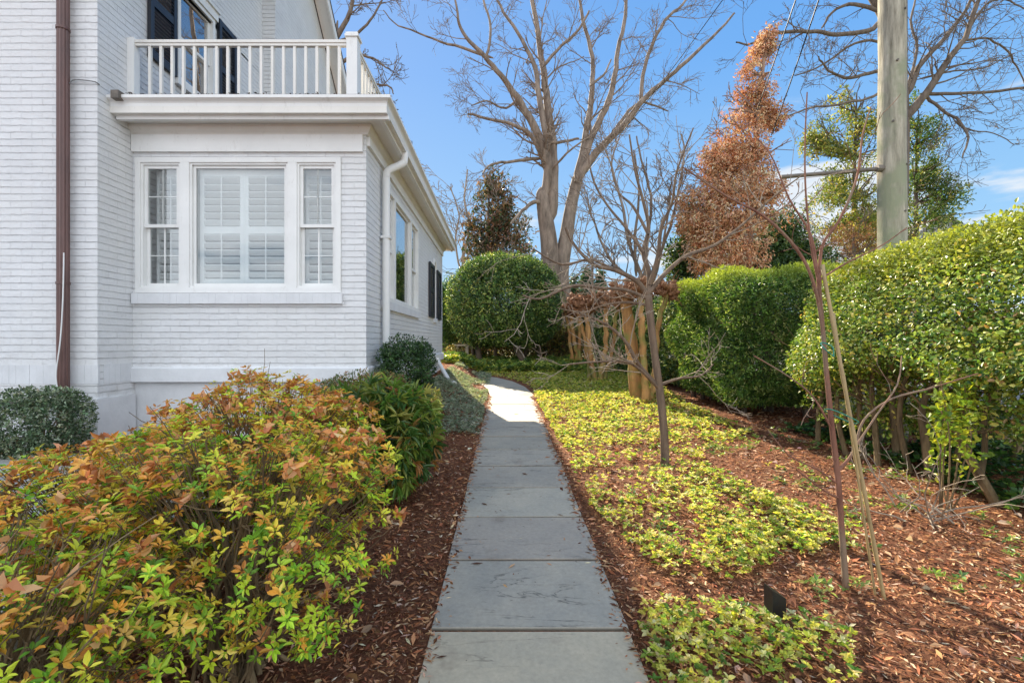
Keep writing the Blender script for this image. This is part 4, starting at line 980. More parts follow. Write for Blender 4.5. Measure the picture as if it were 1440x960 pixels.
# thin bare young tree
t = bush('young_bare_tree', 1.63, 4.49, 'slim bare young tree with wide spreading twigs in the ground cover beside the path', 'tree'); rg = np.random.default_rng(41)
L0, r0 = limb([(935, 655, 14), (934, 610, 12), (929, 560, 12), (921, 500, 11), (916, 460, 11), (911, 415, 12)], 4.49); m = MB(); m.tube(L0, r0, 10); m.build('trunk', M['bark_young'], t, smooth=True)
LB = [([(911, 415, 8), (895, 395, 7), (865, 380, 6), (835, 372, 5), (808, 345, 4), (795, 320, 3)], -.2), ([(911, 415, 9), (913, 385, 8), (905, 355, 7), (912, 320, 6), (905, 285, 5), (893, 240, 3.5), (885, 190, 2.5)], .3),
      ([(912, 412, 8), (935, 385, 7), (965, 360, 6), (1005, 345, 5), (1045, 315, 4), (1090, 275, 3), (1130, 245, 2)], .3), ([(914, 400, 7), (925, 360, 6), (930, 320, 5), (945, 285, 4), (952, 240, 3), (975, 180, 2)], -.3),
      ([(922, 540, 7), (898, 512, 6), (878, 478, 5), (850, 455, 4), (815, 440, 3)], -.3), ([(910, 420, 6), (880, 408, 5), (845, 405, 4.5), (805, 402, 4), (760, 420, 3), (735, 415, 2)], -.5),
      ([(905, 355, 5), (880, 320, 4), (855, 290, 3.5), (835, 255, 3), (825, 210, 2)], .3), ([(928, 548, 5), (890, 512, 4), (850, 508, 3), (800, 512, 2)], -.6), ([(931, 540, 5), (955, 532, 4), (985, 528, 3), (1003, 512, 2)], .2),
      ([(912, 330, 5), (890, 290, 4), (870, 270, 3), (860, 230, 2.5), (872, 190, 2)], .5), ([(865, 380, 4), (830, 365, 3.5), (790, 372, 3), (750, 350, 2)], -.3), ([(916, 430, 5), (880, 425, 4), (840, 432, 3), (800, 455, 2)], .1)]
o = []; m1 = MB()
for pts_, dz in LB:
    L, r = limb(pts_, 4.49, dz); m1.tube(L, r, 7, False); side(o, L, r, 5.6, (.2, .6), 2, rg, rfac=.42, rmin=.0022, up=.07, nch=(2, 5), wig=.14)
m1.build('branch', M['bark_young'], t, smooth=True); m = tubes(o); m.build('twigs', M['twig_pale'], t)
# reddish sapling and bamboo stakes
t = bush('red_sapling', 1.77, 2.33, 'young leafless sapling with smooth reddish branches tied to bamboo stakes', 'sapling'); rg = np.random.default_rng(43); m = MB()
L0, r0 = limb([(1190, 834, 11), (1184, 750, 9.5), (1178, 670, 9.5), (1170, 600, 8.5), (1162, 520, 7.5), (1156, 450, 6.5), (1150, 385, 6)], 2.33); m.tube(L0, r0, 10); m.build('trunk', M['bark_red'], t, smooth=True)
LB = [([(1158, 470, 6), (1145, 400, 5), (1120, 350, 5), (1075, 305, 4), (1020, 275, 3), (960, 235, 2)], -.1), ([(1153, 430, 6), (1155, 350, 5), (1180, 310, 4.5), (1205, 250, 4), (1213, 190, 3), (1225, 150, 2)], .1),
      ([(1152, 400, 5), (1140, 340, 4), (1133, 270, 3), (1132, 200, 2.5), (1135, 130, 2)], 0), ([(1150, 390, 5), (1140, 330, 4), (1110, 280, 3), (1085, 220, 2.2), (1060, 190, 1.6)], .15),
      ([(1178, 662, 6), (1200, 635, 5), (1215, 590, 4), (1255, 560, 3.5), (1310, 545, 3), (1375, 525, 2.4)], .25), ([(1205, 625, 4), (1235, 580, 3), (1262, 540, 3), (1268, 500, 2)], .2), ([(1173, 610, 4), (1145, 560, 3), (1110, 530, 2.4), (1060, 500, 2)], -.1),
      ([(1178, 680, 4), (1150, 660, 3), (1110, 640, 2.2), (1080, 605, 1.8)], -.1), ([(1180, 700, 4), (1160, 690, 3), (1120, 660, 2)], -.15), ([(1150, 395, 4), (1190, 370, 3), (1240, 345, 2.2), (1275, 320, 1.5)], .1)]
o = []; m1 = MB()
for pts_, dz in LB:
    L, r = limb(pts_, 2.33, dz); m1.tube(L, r, 7, False); side(o, L, r, 2.4, (.12, .35), 1, rg, rmin=.0015, up=.02, nch=(1, 3))
m1.build('branch', M['bark_red'], t, smooth=True); tubes(o).build('twigs', M['bark_red'], t)
for (a, bq, e_, lab) in (((1246, 846, 2.24), (1156, 372, 2.30), .011, 'taller tan bamboo stake leaning against the reddish sapling'), ((1233, 836, 2.27), (1172, 440, 2.40), .007, 'thinner bamboo stake just behind the taller one')):
    p0 = W(*a); p0[2] = gz(p0[0], p0[1])-.05; p1 = W(*bq); n_ = 25; Pq = p0+(p1-p0)*np.linspace(0, 1, n_)[:, None]; r = np.full(n_, e_*.78); r[::4] *= 1.25
    m = MB(); m.tube(Pq, r, 8); o_ = m.build('bamboo_stake', M['bamboo'], smooth=True); tag(o_, lab, 'stake', 'bamboo stakes at the sapling')
m = MB(); c = W(1196, 590, 2.29); c2 = W(1172, 578, 2.33)
m.tube(*smooth_line([c+A(.03, 0, -.02), c+A(.01, -.03, 0), c2+A(-.02, -.03, .01), c2+A(-.03, .02, 0), c+A(0, .03, -.01), c+A(.03, 0, -.02)], [.003]*6), 5, False)
m.tube(*smooth_line([c+A(.012, -.012, -.05), c+A(-.012, -.012, -.02), c+A(.012, .012, 0), c+A(-.01, .01, .02)], [.0035]*4), 5, False)
tag(m.build('garden_tie', M['tie'], None), 'lower green plastic tie joining the reddish sapling to the bamboo stakes', 'plant tie', 'green plant ties')
m = MB(); c = W(1164, 490, 2.28); m.tube(*smooth_line([c+A(.03, 0, -.04), c+A(-.03, -.02, 0), c+A(-.02, .02, .03), c+A(.03, .01, .01), c+A(.03, 0, -.04)], [.003]*5), 5, False)
tag(m.build('garden_tie', M['tie']), 'upper green plastic tie looped high on the reddish sapling', 'plant tie', 'green plant ties')
# black landscape spotlight
t = thing('garden_spotlight', base(1.28, 2.10), 'small black landscape spotlight sticking out of the mulch near the yellow green leaves', 'spotlight')
bz = float(gz(1.28, 2.1)); m = MB()
x0, x1, ya, yb = 1.247, 1.318, 2.08, 2.15
V = [(x0, ya, bz-.0), (x1, ya+.015, bz-.0), (x1, yb, bz), (x0, yb, bz), (x0, ya, bz+.150), (x1, ya+.015, bz+.105), (x1, yb, bz+.105), (x0, yb, bz+.150)]
V2 = [(x0+.006, ya+.006, bz+.02), (x1-.006, ya+.02, bz+.02), (x1-.006, yb-.006, bz+.02), (x0+.006, yb-.006, bz+.02)]
m.add(V, [[(0, 1, 5, 4), (1, 2, 6, 5), (2, 3, 7, 6), (3, 0, 4, 7), (4, 5, 6, 7)]]); m.build('lamp_housing', M['blackp'], t)
m = MB(); m.tube([(1.282, 2.115, bz-.08), (1.282, 2.115, bz+.02)], .012, 8); m.build('ground_spike', M['blackp'], t)
# stone bench and low brick wall
t = thing('stone_bench', base(-1.2, 17), 'small pale stone bench between the house corner and the round evergreen', 'bench')
p = W(655, 484, 17.0); zb = float(gz(p[0], 17)); m = MB(); m.box(p[0]-.42, p[0]+.14, 16.8, 17.15, p[2]-.06, p[2]); m.build('seat', M['stone'], t)
for q in (-.32, .05): m = MB(); m.box(p[0]+q-.05, p[0]+q+.06, 16.85, 17.1, zb, p[2]-.062); m.build('leg', M['stone'], t)
m = MB(); M['redbrick'] = simple('old_brown_brick', (.12, .07, .05), .85, .35, 14, .5, .01)
for k in range(5):
    for j in range(16): xx = -4.2+j*.22+(k % 2)*.11; m.box(xx+.004, xx+.212, 18.4, 18.7, .45+k*.145, .45+k*.145+.14)
m.box(-4.25, -.6, 18.37, 18.73, 1.176, 1.24)
tag(m.build('garden_wall', M['redbrick']), 'low dark brick garden wall behind the stone bench', 'wall')
small_bush('small_yellow_shrub', -1.55, 15.2, (-1.55, 15.2, .85), (.32, .3, .36), 500, 301, 'small yellowish shrub just beyond the far house corner', 'shrub', [(.30, .26, .07), (.20, .15, .05)], [1, 1], .05, .025)
t = bush('columnar_evergreen', -2.0, 18.0, 'narrow dark columnar evergreen close behind the far house corner', 'tree'); m = MB(); m.tube([base(-2.0, 18), (-2.0, 18, 3.9)], [.06, .02], 6); m.build('trunk', M['bark_dark'], t)
P, Nn = blob((-2.0, 18, 2.4), (.36, .36, 1.75), 4500, 2, .5, .06, 5, -9, 3, 44); leafmesh('crown', [foliage(P, Nn, YEW, [4, 4, 1, 0], .09, .03, 3, .6, .5, 4, .15, .05, .9, .2, 45, .03)], M['leaf'], t)
# ------------------------------------------------------------- trees with limbs
def tree_from(name, label, cat, d, bark, trunk, limbs_, seed, dens, Lr, lev, rmin, dd=1.0, group=None, twigmat=None, base_px=None, **kw):
    rg = np.random.default_rng(seed); lines = [limb(tp_, d, q) for tp_, q in trunk]
    P0 = lines[0][0][0]; t = thing(name, base(P0[0], P0[1]), label, cat, group); m = MB()
    for i, (L, r) in enumerate(lines):
        if i == 0 or True:
            e_ = L[-1]-L[-2]; L = np.vstack([L, L[-1]+e_*1.0, L[-1]+e_*1.8]); r = np.r_[r, r[-1]*.7, r[-1]*.2]
            L = np.vstack([[L[0][0], L[0][1], float(gz(L[0][0], L[0][1]))-.1], L]); r = np.r_[r[0]*1.15, r]
        m.tube(L, r, 16)
    m.build('trunk', M[bark], t, smooth=True)
    m1 = MB(); o = []
    for pts_, q in limbs_:
        L, r = limb(pts_, d, 0); n = len(L); L[:, 1] += q*np.linspace(0, 1, n)**1.2
        s = L[:, 1]/d; L[:, 0] *= s; L[:, 2] = H+(L[:, 2]-H)*s           # keep the drawn direction while the limb leans away
        L = L+np.cumsum(rg.normal(0, .012*d/10, (n, 3)), 0); L = np.vstack([L[0]-(L[1]-L[0])*1.2, L]); r = np.r_[r[0]*.35, r]; m1.tube(L, np.maximum(r, rmin), 9, False)
        side(o, L, r, dens, Lr, lev, rg, rmin=rmin, **kw)
    m1.build('limbs', M[bark], t, smooth=True); tubes(o).build('twigs', M[twigmat or bark], t); return t
z24 = lambda L: [(480+a/2.4, b/2.4, w) for a, b, w in L]
tree_from('large_bare_tree', 'tallest bare tree with two grey trunks rising behind the round evergreen', 'tree', 19, 'bark_big',
    [([(772, 420, 30), (774, 380, 27), (772, 340, 24), (766, 300, 21), (762, 272, 17)], 0), ([(792, 420, 26), (788, 385, 24), (796, 335, 20), (803, 290, 17), (812, 252, 16)], .3)],
    [([(776, 300, 16), (779, 233, 16), (777, 187, 13), (772, 140, 11), (767, 96, 9), (757, 25, 7), (750, -30, 5), (742, -90, 3)], 1.0),
     ([(764, 280, 14), (770, 233, 13), (751, 179, 11), (730, 137, 9), (705, 104, 7), (684, 79, 6), (659, 50, 4.5), (647, 25, 3.5), (640, -10, 2)], -1.5),
     ([(684, 79, 4.5), (640, 65, 3.5), (600, 50, 2.5), (560, 32, 1.8), (540, 10, 1.2)], -1.0), ([(767, 240, 8), (751, 204, 6), (730, 183, 5), (695, 175, 4), (657, 167, 3)], -1),
     ([(755, 223, 5), (722, 228, 4), (692, 233, 3), (680, 245, 2)], -1.5), ([(772, 292, 7), (751, 283, 6), (735, 296, 4.5), (718, 315, 3)], -.8), ([(767, 190, 9), (757, 135, 8), (747, 87, 6.5), (730, 54, 5), (705, 12, 4), (690, -20, 3)], 1.2),
     ([(812, 252, 13), (826, 233, 12), (855, 196, 10), (888, 162, 9), (901, 142, 8), (934, 112, 6.5), (965, 86, 5.5), (1010, 45, 4), (1040, 10, 2.5)], -1.5),
     ([(901, 142, 6), (901, 108, 5.5), (913, 71, 5), (934, 33, 4.5), (959, 8, 3.5), (985, -30, 2)], .5), ([(812, 245, 11), (822, 187, 9), (834, 117, 7.5), (834, 75, 6), (822, 25, 5), (815, -20, 3.5), (820, -60, 2)], .8),
     ([(815, 240, 11), (832, 195, 10), (847, 167, 9), (863, 125, 8), (872, 75, 6.5), (880, 25, 5.5), (884, -40, 3)], 1.4), ([(770, 200, 5), (800, 195, 4), (815, 190, 3)], .5),
     ([(767, 90, 5), (790, 65, 4), (815, 40, 3.5), (830, 15, 2.5)], -.6), ([(684, 79, 4), (690, 40, 3.5), (680, 0, 3), (668, -30, 2)], .4), ([(730, 137, 4), (715, 150, 3), (690, 140, 2.2), (668, 150, 1.6)], -1),
     ([(834, 117, 4), (852, 100, 3), (860, 85, 2)], .6), ([(865, 185, 5), (893, 150, 4), (915, 150, 3), (940, 160, 2)], 1)], 51, 1.3, (.7, 2.6), 2, .0062, nch=(4, 7), rfac=.3, up=.03, wig=.17)
z28 = lambda L: [(1100+a/2.824, b/2.824, w) for a, b, w in L]
tree_from('bare_street_tree', 'dark bare tree with long reaching limbs directly behind the utility pole', 'tree', 16, 'bark_dark',
    [([(1262, 420, 24), (1264, 340, 22), (1268, 250, 21), (1270, 185, 19), (1268, 120, 17), (1255, 60, 15), (1240, 20, 14), (1215, -20, 10)], 0)],
    [([(1268, 175, 15), (1280, 158, 15), (1302, 135, 13), (1327, 96, 11), (1355, 60, 9), (1369, 21, 8), (1385, -20, 6), (1400, -80, 4)], -1), ([(1270, 140, 12), (1278, 120, 11), (1291, 92, 9), (1320, 60, 8), (1348, 21, 6), (1365, -20, 4)], 1),
     ([(1305, 134, 7), (1340, 134, 6), (1390, 133, 5.5), (1440, 130, 5), (1490, 120, 3)], -.5), ([(1303, 138, 6), (1325, 158, 5), (1345, 173, 4.5), (1358, 195, 4), (1348, 223, 2.5)], -1), ([(1240, 30, 9), (1224, 40, 8), (1190, 43, 7), (1150, 40, 6), (1105, 38, 5), (1060, 55, 3), (1030, 60, 2)], -1.5),
     ([(1245, 98, 7), (1220, 104, 6), (1188, 110, 5), (1165, 100, 3.5), (1150, 80, 2)], -1), ([(1250, 120, 6), (1234, 132, 5), (1205, 145, 4), (1171, 154, 3.5), (1130, 165, 2.5), (1090, 185, 1.8)], -1.5), ([(1240, 20, 8), (1200, 10, 6), (1165, 25, 4), (1150, 50, 3)], .8),
     ([(1278, 115, 5), (1290, 70, 4.5), (1282, 30, 4), (1290, -10, 3)], 1), ([(1355, 55, 5), (1390, 50, 4), (1420, 65, 3.5), (1440, 90, 3), (1460, 120, 2)], 0), ([(1345, 70, 5), (1385, 10, 4), (1420, 5, 3), (1450, 20, 2)], -.5),
     ([(1348, 173, 3), (1375, 185, 2.5), (1405, 190, 2), (1430, 205, 1.5)], -.5), ([(1300, 110, 4), (1340, 100, 3), (1385, 95, 2.5), (1430, 75, 2)], .5), ([(1240, 60, 5), (1200, 60, 4), (1160, 90, 3), (1120, 110, 2)], .5)], 52, 2.1, (.6, 2.0), 2, .006, rfac=.3, nch=(3, 6), up=.01, wig=.2)
tree_from('slender_bare_tree', 'slender many stemmed bare tree behind the pollarded crape myrtles', 'tree', 13, 'bark_big', [([(915, 470, 9), (912, 430, 8), (905, 395, 7)], 0)],
    [([(905, 395, 6), (885, 350, 5), (875, 300, 4), (868, 250, 3), (850, 200, 2)], 1), ([(905, 400, 6), (908, 350, 5), (915, 290, 4), (905, 240, 3), (895, 195, 2)], 0), ([(910, 400, 6), (930, 350, 5), (950, 290, 4), (960, 230, 3), (955, 190, 2)], .5),
     ([(900, 400, 5), (860, 370, 4), (840, 330, 3), (825, 290, 2)], 0), ([(912, 420, 5), (925, 380, 4), (938, 330, 3), (945, 270, 2)], -1), ([(895, 380, 5), (893, 330, 4), (898, 270, 3), (890, 210, 2)], -.8)], 53, 1.7, (.4, 1.4), 2, .0075, up=.06, wig=.12)
tree_from('pale_bare_tree', 'pale thin bare trees low in the gap beside the end of the roof', 'tree', 28, 'twig_pale', [([(648, 450, 6), (650, 400, 5), (652, 350, 4)], 0)],
    [([(652, 360, 4), (660, 320, 3), (655, 280, 2.4), (660, 240, 1.8)], 0), ([(650, 390, 3), (640, 340, 2.5), (645, 300, 2), (635, 260, 1.6)], 0), ([(652, 370, 3), (675, 330, 2.4), (690, 290, 2), (700, 250, 1.6)], 1)], 54, .9, (.8, 2.6), 2, .014, up=.04)
tree_from('rear_garden_tree', 'bare branches of a tree rising behind the roof beside the balcony', 'tree', 26, 'bark_dark', [([(430, 430, 18), (440, 300, 15), (455, 160, 12), (470, 60, 9)], 0)],
    [([(470, 60, 8), (490, 20, 6), (500, -30, 4)], 0), ([(462, 100, 7), (495, 75, 5), (525, 80, 3), (545, 95, 2)], 0), ([(460, 130, 5), (500, 120, 4), (540, 125, 2.5), (548, 140, 1.5)], 0), ([(470, 60, 5), (500, 45, 4), (520, 20, 3), (535, -10, 2)], 0), ([(465, 90, 5), (430, 30, 4), (410, -20, 3)], 0)], 55, 1.1, (.8, 2.4), 2, .013)
# leafy trees
def leafy(name, label, cat, d, px, pytop, blobs, cols, wts, L, Wd, n, seed, mat='leaf', bark='bark_dark', gap=-.5, tpx=None, tw=.14, per=4, upn=.4, gs=1.6, dens=0, group=None, droop=False):
    rg = np.random.default_rng(seed); p = W(px, 0, d); t = bush(name, p[0], d, label, cat, group); top = W(tpx or px, pytop, d)
    m = MB(); b = np.array(base(p[0], d)); L0, r0 = smooth_line([b-A(0, 0, .1), b*.6+top*.4+rg.normal(0, .08, 3), b*.3+top*.7+rg.normal(0, .1, 3), top], [tw, tw*.8, tw*.5, tw*.15], 6); m.tube(L0, r0, 10)
    m.build('trunk', M[bark], t, smooth=True); o = []; parts = []
    tot = sum(bw*bh for _, _, bw, bh, *_ in blobs)
    for i, (bx_, by_, bw, bh, *q) in enumerate(blobs):
        dd = d+(q[0] if q else 0); c = W(bx_, by_, dd); rx, rz = bw/F*dd, bh/F*dd
        P, Nn = blob(c, (rx, rx*.85, rz), int(n*bw*bh/tot), 2, .75, .26, 2.2/max(rx, .3), gap, gs/max(rx, .3)*1.6, seed+i, None, 1.2)
        if len(P): parts.append(foliage(P, Nn-(A(0, 0, 1.2) if droop else 0), cols, wts, L, Wd, per, .8, .5, 4, .2, .08, upn, .2, seed+i, L*.5))
        ti = L0[min(len(L0)-2, int(np.argmin(np.abs(L0[:, 2]-(c[2]-rz*.6)))))]
        for k in range(9): e_ = c+rnd(1, rg)[0]*A(rx, rx*.8, rz)*.85; m_ = (ti+e_)/2+rg.normal(0, .1*rx, 3); o.append((*smooth_line([ti, m_, e_], [tw*.3, tw*.18, .012], 4), 1))
        for k in range(int(dens)): e_ = c+rnd(1, rg)[0]*A(rx, rx*.8, rz)*.7; grow(o, e_, e_-ti+rnd(1, rg)[0], rx*.7, .014, 1, rg, rmin=.009)
    tubes(o).build('branches', M[bark], t); leafmesh('crown', parts, M[mat], t); return t
BR = [(.58, .30, .15), (.72, .44, .26), (.34, .16, .08), (.78, .56, .38)]
leafy('dead_vine_covered_tree', 'tall snag wrapped in hanging reddish brown dead foliage', 'tree', 11, 1035, 45,
      [(1075, 62, 18, 28), (1064, 100, 26, 34), (1055, 145, 34, 38), (1040, 195, 42, 40), (1035, 245, 58, 46), (1082, 165, 28, 18), (1028, 300, 78, 50), (1012, 350, 62, 44), (1080, 285, 36, 40), (1000, 230, 20, 30), (975, 300, 26, 36)],
      BR, [4, 4, 2, 2.2], .085, .03, 15000, 61, 'leaf_dry', 'bark_ivy', -.25, tpx=1078, tw=.13, droop=True, dens=6)
leafy('dark_evergreen', 'dark green broad evergreen behind the brown dead tree', 'tree', 14, 1085, 300, [(1100, 335, 40, 45), (1060, 365, 60, 50), (1130, 370, 45, 35), (985, 330, 34, 60, -.5), (965, 370, 30, 45)],
      [(.03, .07, .02), (.06, .12, .03), (.16, .20, .05)], [4, 4, 2], .12, .05, 7500, 62, 'leaf', gap=-.7)
leafy('yellow_green_holly', 'loose yellow green leaved tree left of the utility pole', 'tree', 19, 1205, 130, [(1190, 150, 30, 28), (1175, 200, 42, 36), (1200, 250, 50, 40), (1180, 300, 50, 40), (1225, 190, 32, 40), (1225, 320, 50, 40), (1150, 195, 26, 26)],
      [(.22, .26, .05), (.38, .38, .08), (.11, .17, .04), (.48, .40, .09)], [4, 3, 4, 1.5], .14, .06, 7500, 63, 'leaf', gap=.06, gs=2.6, dens=7)
leafy('dark_green_holly', 'looser dark green leaved tree right of the utility pole', 'tree', 20, 1290, 170, [(1262, 160, 30, 34), (1295, 195, 34, 32), (1300, 240, 38, 34), (1305, 290, 46, 36), (1290, 330, 46, 30), (1320, 270, 30, 26)],
      [(.08, .15, .04), (.15, .21, .05), (.34, .33, .08)], [4, 4, 1.5], .14, .06, 5000, 64, 'leaf', gap=.06, gs=2.6, dens=7)
leafy('bronze_magnolia', 'bronze and dark green magnolia between the roof end and the large bare tree', 'tree', 25, 690, 240, [(692, 262, 26, 24), (700, 300, 38, 30), (680, 335, 40, 32), (715, 340, 36, 34), (690, 375, 50, 30)],
      [(.07, .10, .05), (.22, .13, .08), (.30, .18, .12), (.04, .07, .03)], [4, 4, 2.5, 3], .22, .10, 4200, 65, 'leaf', gap=-.05, gs=2.4, dens=8)
leafy('reddish_thicket', 'low reddish brown thicket behind the hedges at the foot of the pole', 'shrub', 17, 1200, 320, [(1200, 345, 50, 32), (1150, 360, 45, 30), (1250, 355, 40, 25), (1100, 380, 40, 26)],
      [(.25, .13, .07), (.34, .22, .10), (.20, .17, .05)], [4, 3, 2], .10, .03, 3000, 66, 'leaf_dry', gap=-.2, dens=14)
for i, (px, top, w_, d_, lab) in enumerate(((824, 374, 9, 42, 'tiny distant conifer, tallest of the row in the gap'), (808, 385, 8, 44, 'tiny distant conifer at the left of the row in the gap'), (843, 378, 9, 41, 'tiny distant conifer right of the tallest one in the row'), (795, 392, 8, 45, 'tiny distant conifer beside the round evergreen'))):
    p = W(px, top, d_); t = bush('distant_conifer', p[0], d_, lab, 'conifer', 'distant conifers in the gap'); rg = np.random.default_rng(70+i)
    m = MB(); m.tube([base(p[0], d_), p], [.2, .03], 6); m.build('trunk', M['bark_dark'], t); n = 1800; u = rg.uniform(0, 1, n)**.6; a = rg.uniform(0, 6.28, n); hh = p[2]-.5
    rr = w_/F*d_*2.2*u*(.5+.5*np.abs(np.sin(u*26)))*rg.uniform(.5, 1, n); P = np.c_[p[0]+rr*np.cos(a), d_+rr*np.sin(a), p[2]-hh*u]
    leafmesh('crown', [foliage(P, np.c_[np.cos(a), np.sin(a), -.3+0*a], [(.05, .10, .06), (.08, .14, .07)], [1, 1], .45, .18, 2, .5, .8, 4, .1, .1, .5, .15, 71, .1)], M['leaf'], t)
# far woodland closing the horizon
rg = np.random.default_rng(80); n = 26000; x = rg.uniform(-70, 95, n); y = 52+rg.uniform(0, 14, n)+.0*x
hmax = 3.6+1.3*wob(x, y*0, .35, 81)+.9*wob(x, y*0, 1.3, 82); z = .4+rg.uniform(0, 1, n)**.8*hmax
C_ = [(.12, .085, .055), (.18, .13, .09), (.06, .08, .04), (.10, .12, .05)]
tag(leafmesh('far_woods', [foliage(np.c_[x, y, z], np.tile(A(0, -1, .4), (n, 1)), C_, [4, 3, 3, 2], .9, .5, 2, .9, .3, 4, .2, .1, .4, .2, 83, .4)], M['leaf']), 'low brownish wood far beyond the gardens', 'wood', kind='stuff')
# neighbour's house, only its gable shows above the hedge
nb = thing('neighbour_house', (43.5, 45, .4), 'small grey gabled house far away, its roof just above the right hedge', 'house')
p = W(1327, 302, 42); m = MB(); zt = p[2]; m.box(p[0]-2.4, p[0]+2.4, 42, 50, .4, zt-1.5); V = [(p[0]-2.4, 42, zt-1.5), (p[0]+2.4, 42, zt-1.5), (p[0], 42, zt-.1)]
m.add(V+[(a, 50, c) for a, b, c in V], [[(0, 1, 2), (5, 4, 3)]]); m.build('wall', M['greyf'], nb)
m = MB()
for s in (-1, 1):
    V = [A(p[0], 41.6, zt), A(p[0], 50.4, zt), A(p[0]+s*2.7, 50.4, zt-1.65), A(p[0]+s*2.7, 41.6, zt-1.65)]; m.add(V+[v+A(0, 0, -.18) for v in V], [[(0, 1, 2, 3), (4, 5, 6, 7), (0, 1, 5, 4), (1, 2, 6, 5), (2, 3, 7, 6), (3, 0, 4, 7)]])
m.build('roof', M['greyf'], nb)
# utility pole with its strut and wires
t = thing('utility_pole', base(4.65, 5.4), 'weathered grey green wooden utility pole rising out of the right hedge', 'utility pole'); m = MB()
zz = np.linspace(float(gz(4.65, 5.4))-.1, 9.5, 40); rg = np.random.default_rng(90); m.tube(np.c_[4.65+.004*np.sin(zz*3), 5.4+0*zz, zz], .146-.003*zz+rg.normal(0, .0012, 40), 28); m.build('pole', M['pole'], t, smooth=True)
for (z_, a_) in ((3.9, -2.2), (2.85, -1.3), (4.6, -1.9), (3.4, -1.0), (5.2, -1.2)):
    q_ = MB(); r_ = .143-.003*z_; q_.tube([(4.65+r_*math.cos(a_), 5.4+r_*math.sin(a_), z_), (4.65+(r_+.018)*math.cos(a_), 5.4+(r_+.018)*math.sin(a_), z_)], .012, 8); q_.build('bolt', M['steel'], t)
m = MB(); q_ = np.linspace(2.0, 9, 30); m.tube(np.c_[4.65+.139*np.cos(-.35)+0*q_, 5.4+.139*np.sin(-.35)+0*q_, q_], .012, 6); m.build('ground_wire', M['steel'], t)
m = MB(); pa = W(1236, 237, 5.38); pb = W(1098, 249, 5.55); m.tube([pa+A(.05, 0, 0), pb], .024, 10); m.tube([pa+A(-.03, 0, 0), pa+A(.06, 0, 0)], .042, 10); m.build('strut', M['steel'], t)
def wire(name, a, b, sag, lab, r=.008):
    s = np.linspace(0, 1, 24)[:, None]; P = np.asarray(a)*(1-s)+np.asarray(b)*s; P[:, 2] -= sag*4*(s*(1-s))[:, 0]; m = MB(); m.tube(P, r, 6)
    o = m.build(name, M['cable']); tag(o, lab, 'cable', 'overhead cables at the utility pole'); return o
wire('overhead_cable', A(4.6, 5.4, 8.6), W(1030, 250, 13), .1, 'dark overhead cable running down left from the pole top, the left one', .011)
wire('overhead_cable', A(4.6, 5.4, 7.9), W(1085, 190, 10), .1, 'dark overhead cable running down left from the pole top, the right one', .011)
wire('overhead_cable', W(1020, -5, 12), W(800, 268, 22), .3, 'thin cable crossing the sky beside the large bare tree', .012)
p = W(833, 358, 34); m = MB(); m.tube([base(p[0], 34), p], .09, 8); m.box(p[0]-.7, p[0]+.7, 33.93, 34.07, p[2]-.5, p[2]-.38); tag(m.build('distant_utility_pole', M['bark_dark']), 'thin distant pole with a cross arm in the gap above the crape myrtles', 'utility pole')
# ============================================================= light, sky, camera
SUN_AZ = math.atan2(-.30, .954); EL = R(32)          # azimuth from +Y towards +X
sd = A(math.sin(SUN_AZ)*math.cos(EL), math.cos(SUN_AZ)*math.cos(EL), math.sin(EL))
from mathutils import Vector
sl = bpy.data.lights.new('sun', 'SUN'); sl.energy = 5.0; sl.angle = R(.55); sl.color = (1, .88, .68)
so = bpy.data.objects.new('sun', sl); COL.objects.link(so); so.rotation_euler = Vector(sd).to_track_quat('Z', 'Y').to_euler(); so.location = (0, 0, 30)
w = bpy.data.worlds.new('World'); S.world = w; w.use_nodes = True; nt = w.node_tree; bg = nt.nodes['Background']
sky = nt.nodes.new('ShaderNodeTexSky'); sky.sky_type = 'NISHITA'; sky.sun_disc = False; sky.sun_elevation = EL; sky.sun_rotation = SUN_AZ
sky.air_density = 1.0; sky.dust_density = .3; sky.ozone_density = 2.0
def mth(op, a, b=None, c=None):
    n = nt.nodes.new('ShaderNodeMath'); n.operation = op
    for k, v in enumerate((a, b, c)):
        if v is None: continue
        if hasattr(v, 'is_output'): nt.links.new(v, n.inputs[k])
        else: n.inputs[k].default_value = v
    return n.outputs[0]
def sst(v, a, b):
    n = nt.nodes.new('ShaderNodeMapRange'); n.interpolation_type = 'SMOOTHSTEP'; n.inputs['From Min'].default_value = a; n.inputs['From Max'].default_value = b
    nt.links.new(v, n.inputs['Value']); return n.outputs[0]
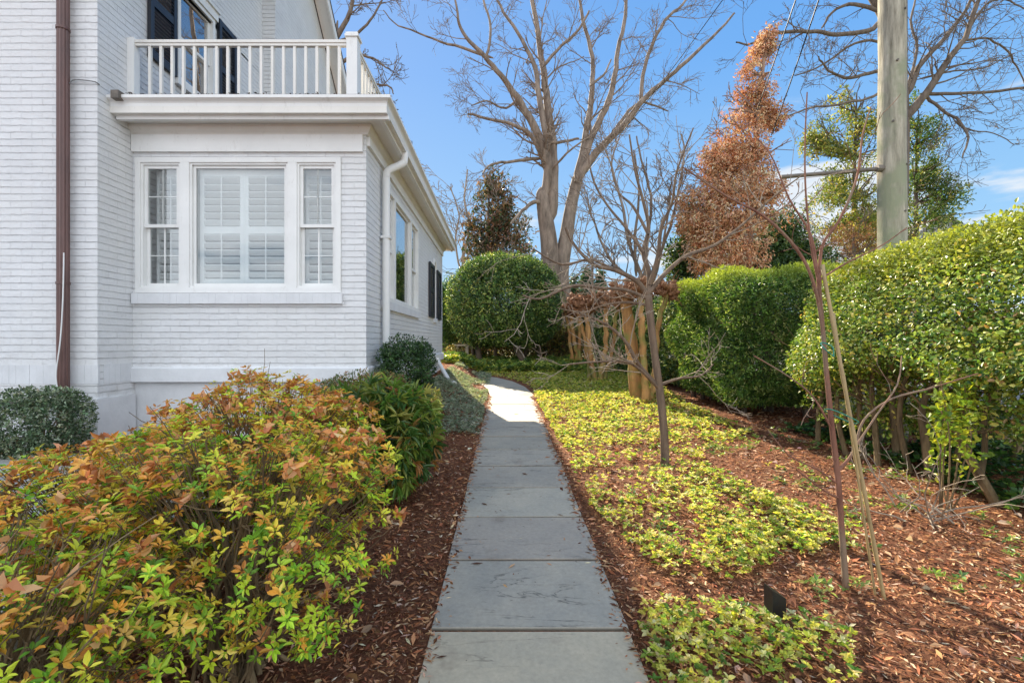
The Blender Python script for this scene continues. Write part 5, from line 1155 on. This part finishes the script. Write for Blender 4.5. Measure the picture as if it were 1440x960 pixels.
# compress the bright band of sky round the sun
v1 = nd(nt, 'ShaderNodeVectorMath', operation='MULTIPLY_ADD'); v1.inputs[1].default_value = (.36,)*3; v1.inputs[2].default_value = (1, 1, 1); nt.links.new(sky.outputs[0], v1.inputs[0])
v2 = nd(nt, 'ShaderNodeVectorMath', operation='DIVIDE'); nt.links.new(sky.outputs[0], v2.inputs[0]); nt.links.new(v1.outputs[0], v2.inputs[1])
hs = nt.nodes.new('ShaderNodeHueSaturation'); hs.inputs['Saturation'].default_value = 1.45; hs.inputs['Value'].default_value = 1.12; nt.links.new(v2.outputs[0], hs.inputs['Color'])
tc = nt.nodes.new('ShaderNodeTexCoord'); sz_ = nt.nodes.new('ShaderNodeSeparateXYZ'); nt.links.new(tc.outputs['Generated'], sz_.inputs[0])
blue = ramp(nt, sz_.outputs['Z'], [(0, (1.25, 1.75, 2.15)), (.2, (.72, 1.42, 2.25)), (.5, (.32, .96, 2.15)), (1, (.2, .62, 1.65))])
skyc = mixc(nt, .82, hs.outputs[0], blue)
mp = nt.nodes.new('ShaderNodeMapping'); mp.inputs['Scale'].default_value = (1.3, 1.3, 6); mp.inputs['Location'].default_value = (.3, .1, .35)
nt.links.new(tc.outputs['Generated'], mp.inputs['Vector'])
sx = nt.nodes.new('ShaderNodeSeparateXYZ'); nt.links.new(tc.outputs['Generated'], sx.inputs[0])
cn = noise(nt, 2.3, 7, .55, mp.outputs['Vector'], .3)
lowb = mth('MULTIPLY', sst(sx.outputs['Z'], .52, .10), sst(sx.outputs['X'], -.45, .45))
thr = mth('MULTIPLY_ADD', lowb, -.235, .66)
cf = mth('MULTIPLY', sst(mth('SUBTRACT', cn, thr), 0, .13), .9)
cc = mixc(nt, cf, skyc, (2.0, 2.1, 2.2))
# bright broken overcast added behind the camera as fill light on the house front
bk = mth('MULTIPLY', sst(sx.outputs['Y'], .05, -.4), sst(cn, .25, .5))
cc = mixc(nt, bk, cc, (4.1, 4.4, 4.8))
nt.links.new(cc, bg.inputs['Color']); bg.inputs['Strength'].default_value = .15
cam = bpy.data.cameras.new('camera'); cam.lens = 16; cam.sensor_width = 36; cam.shift_x = (720-CX)/1440; cam.clip_end = 1000; cam.clip_start = .05
co = bpy.data.objects.new('camera', cam); COL.objects.link(co); co.location = (0, 0, H); co.rotation_euler = (R(90), 0, 0); S.camera = co
S.view_settings.view_transform = 'Standard'; S.view_settings.look = 'None'; S.view_settings.gamma = 1; S.view_settings.exposure = 1.55
S.view_settings.use_curve_mapping = False
S.cycles.max_bounces = 8; S.cycles.transparent_max_bounces = 12
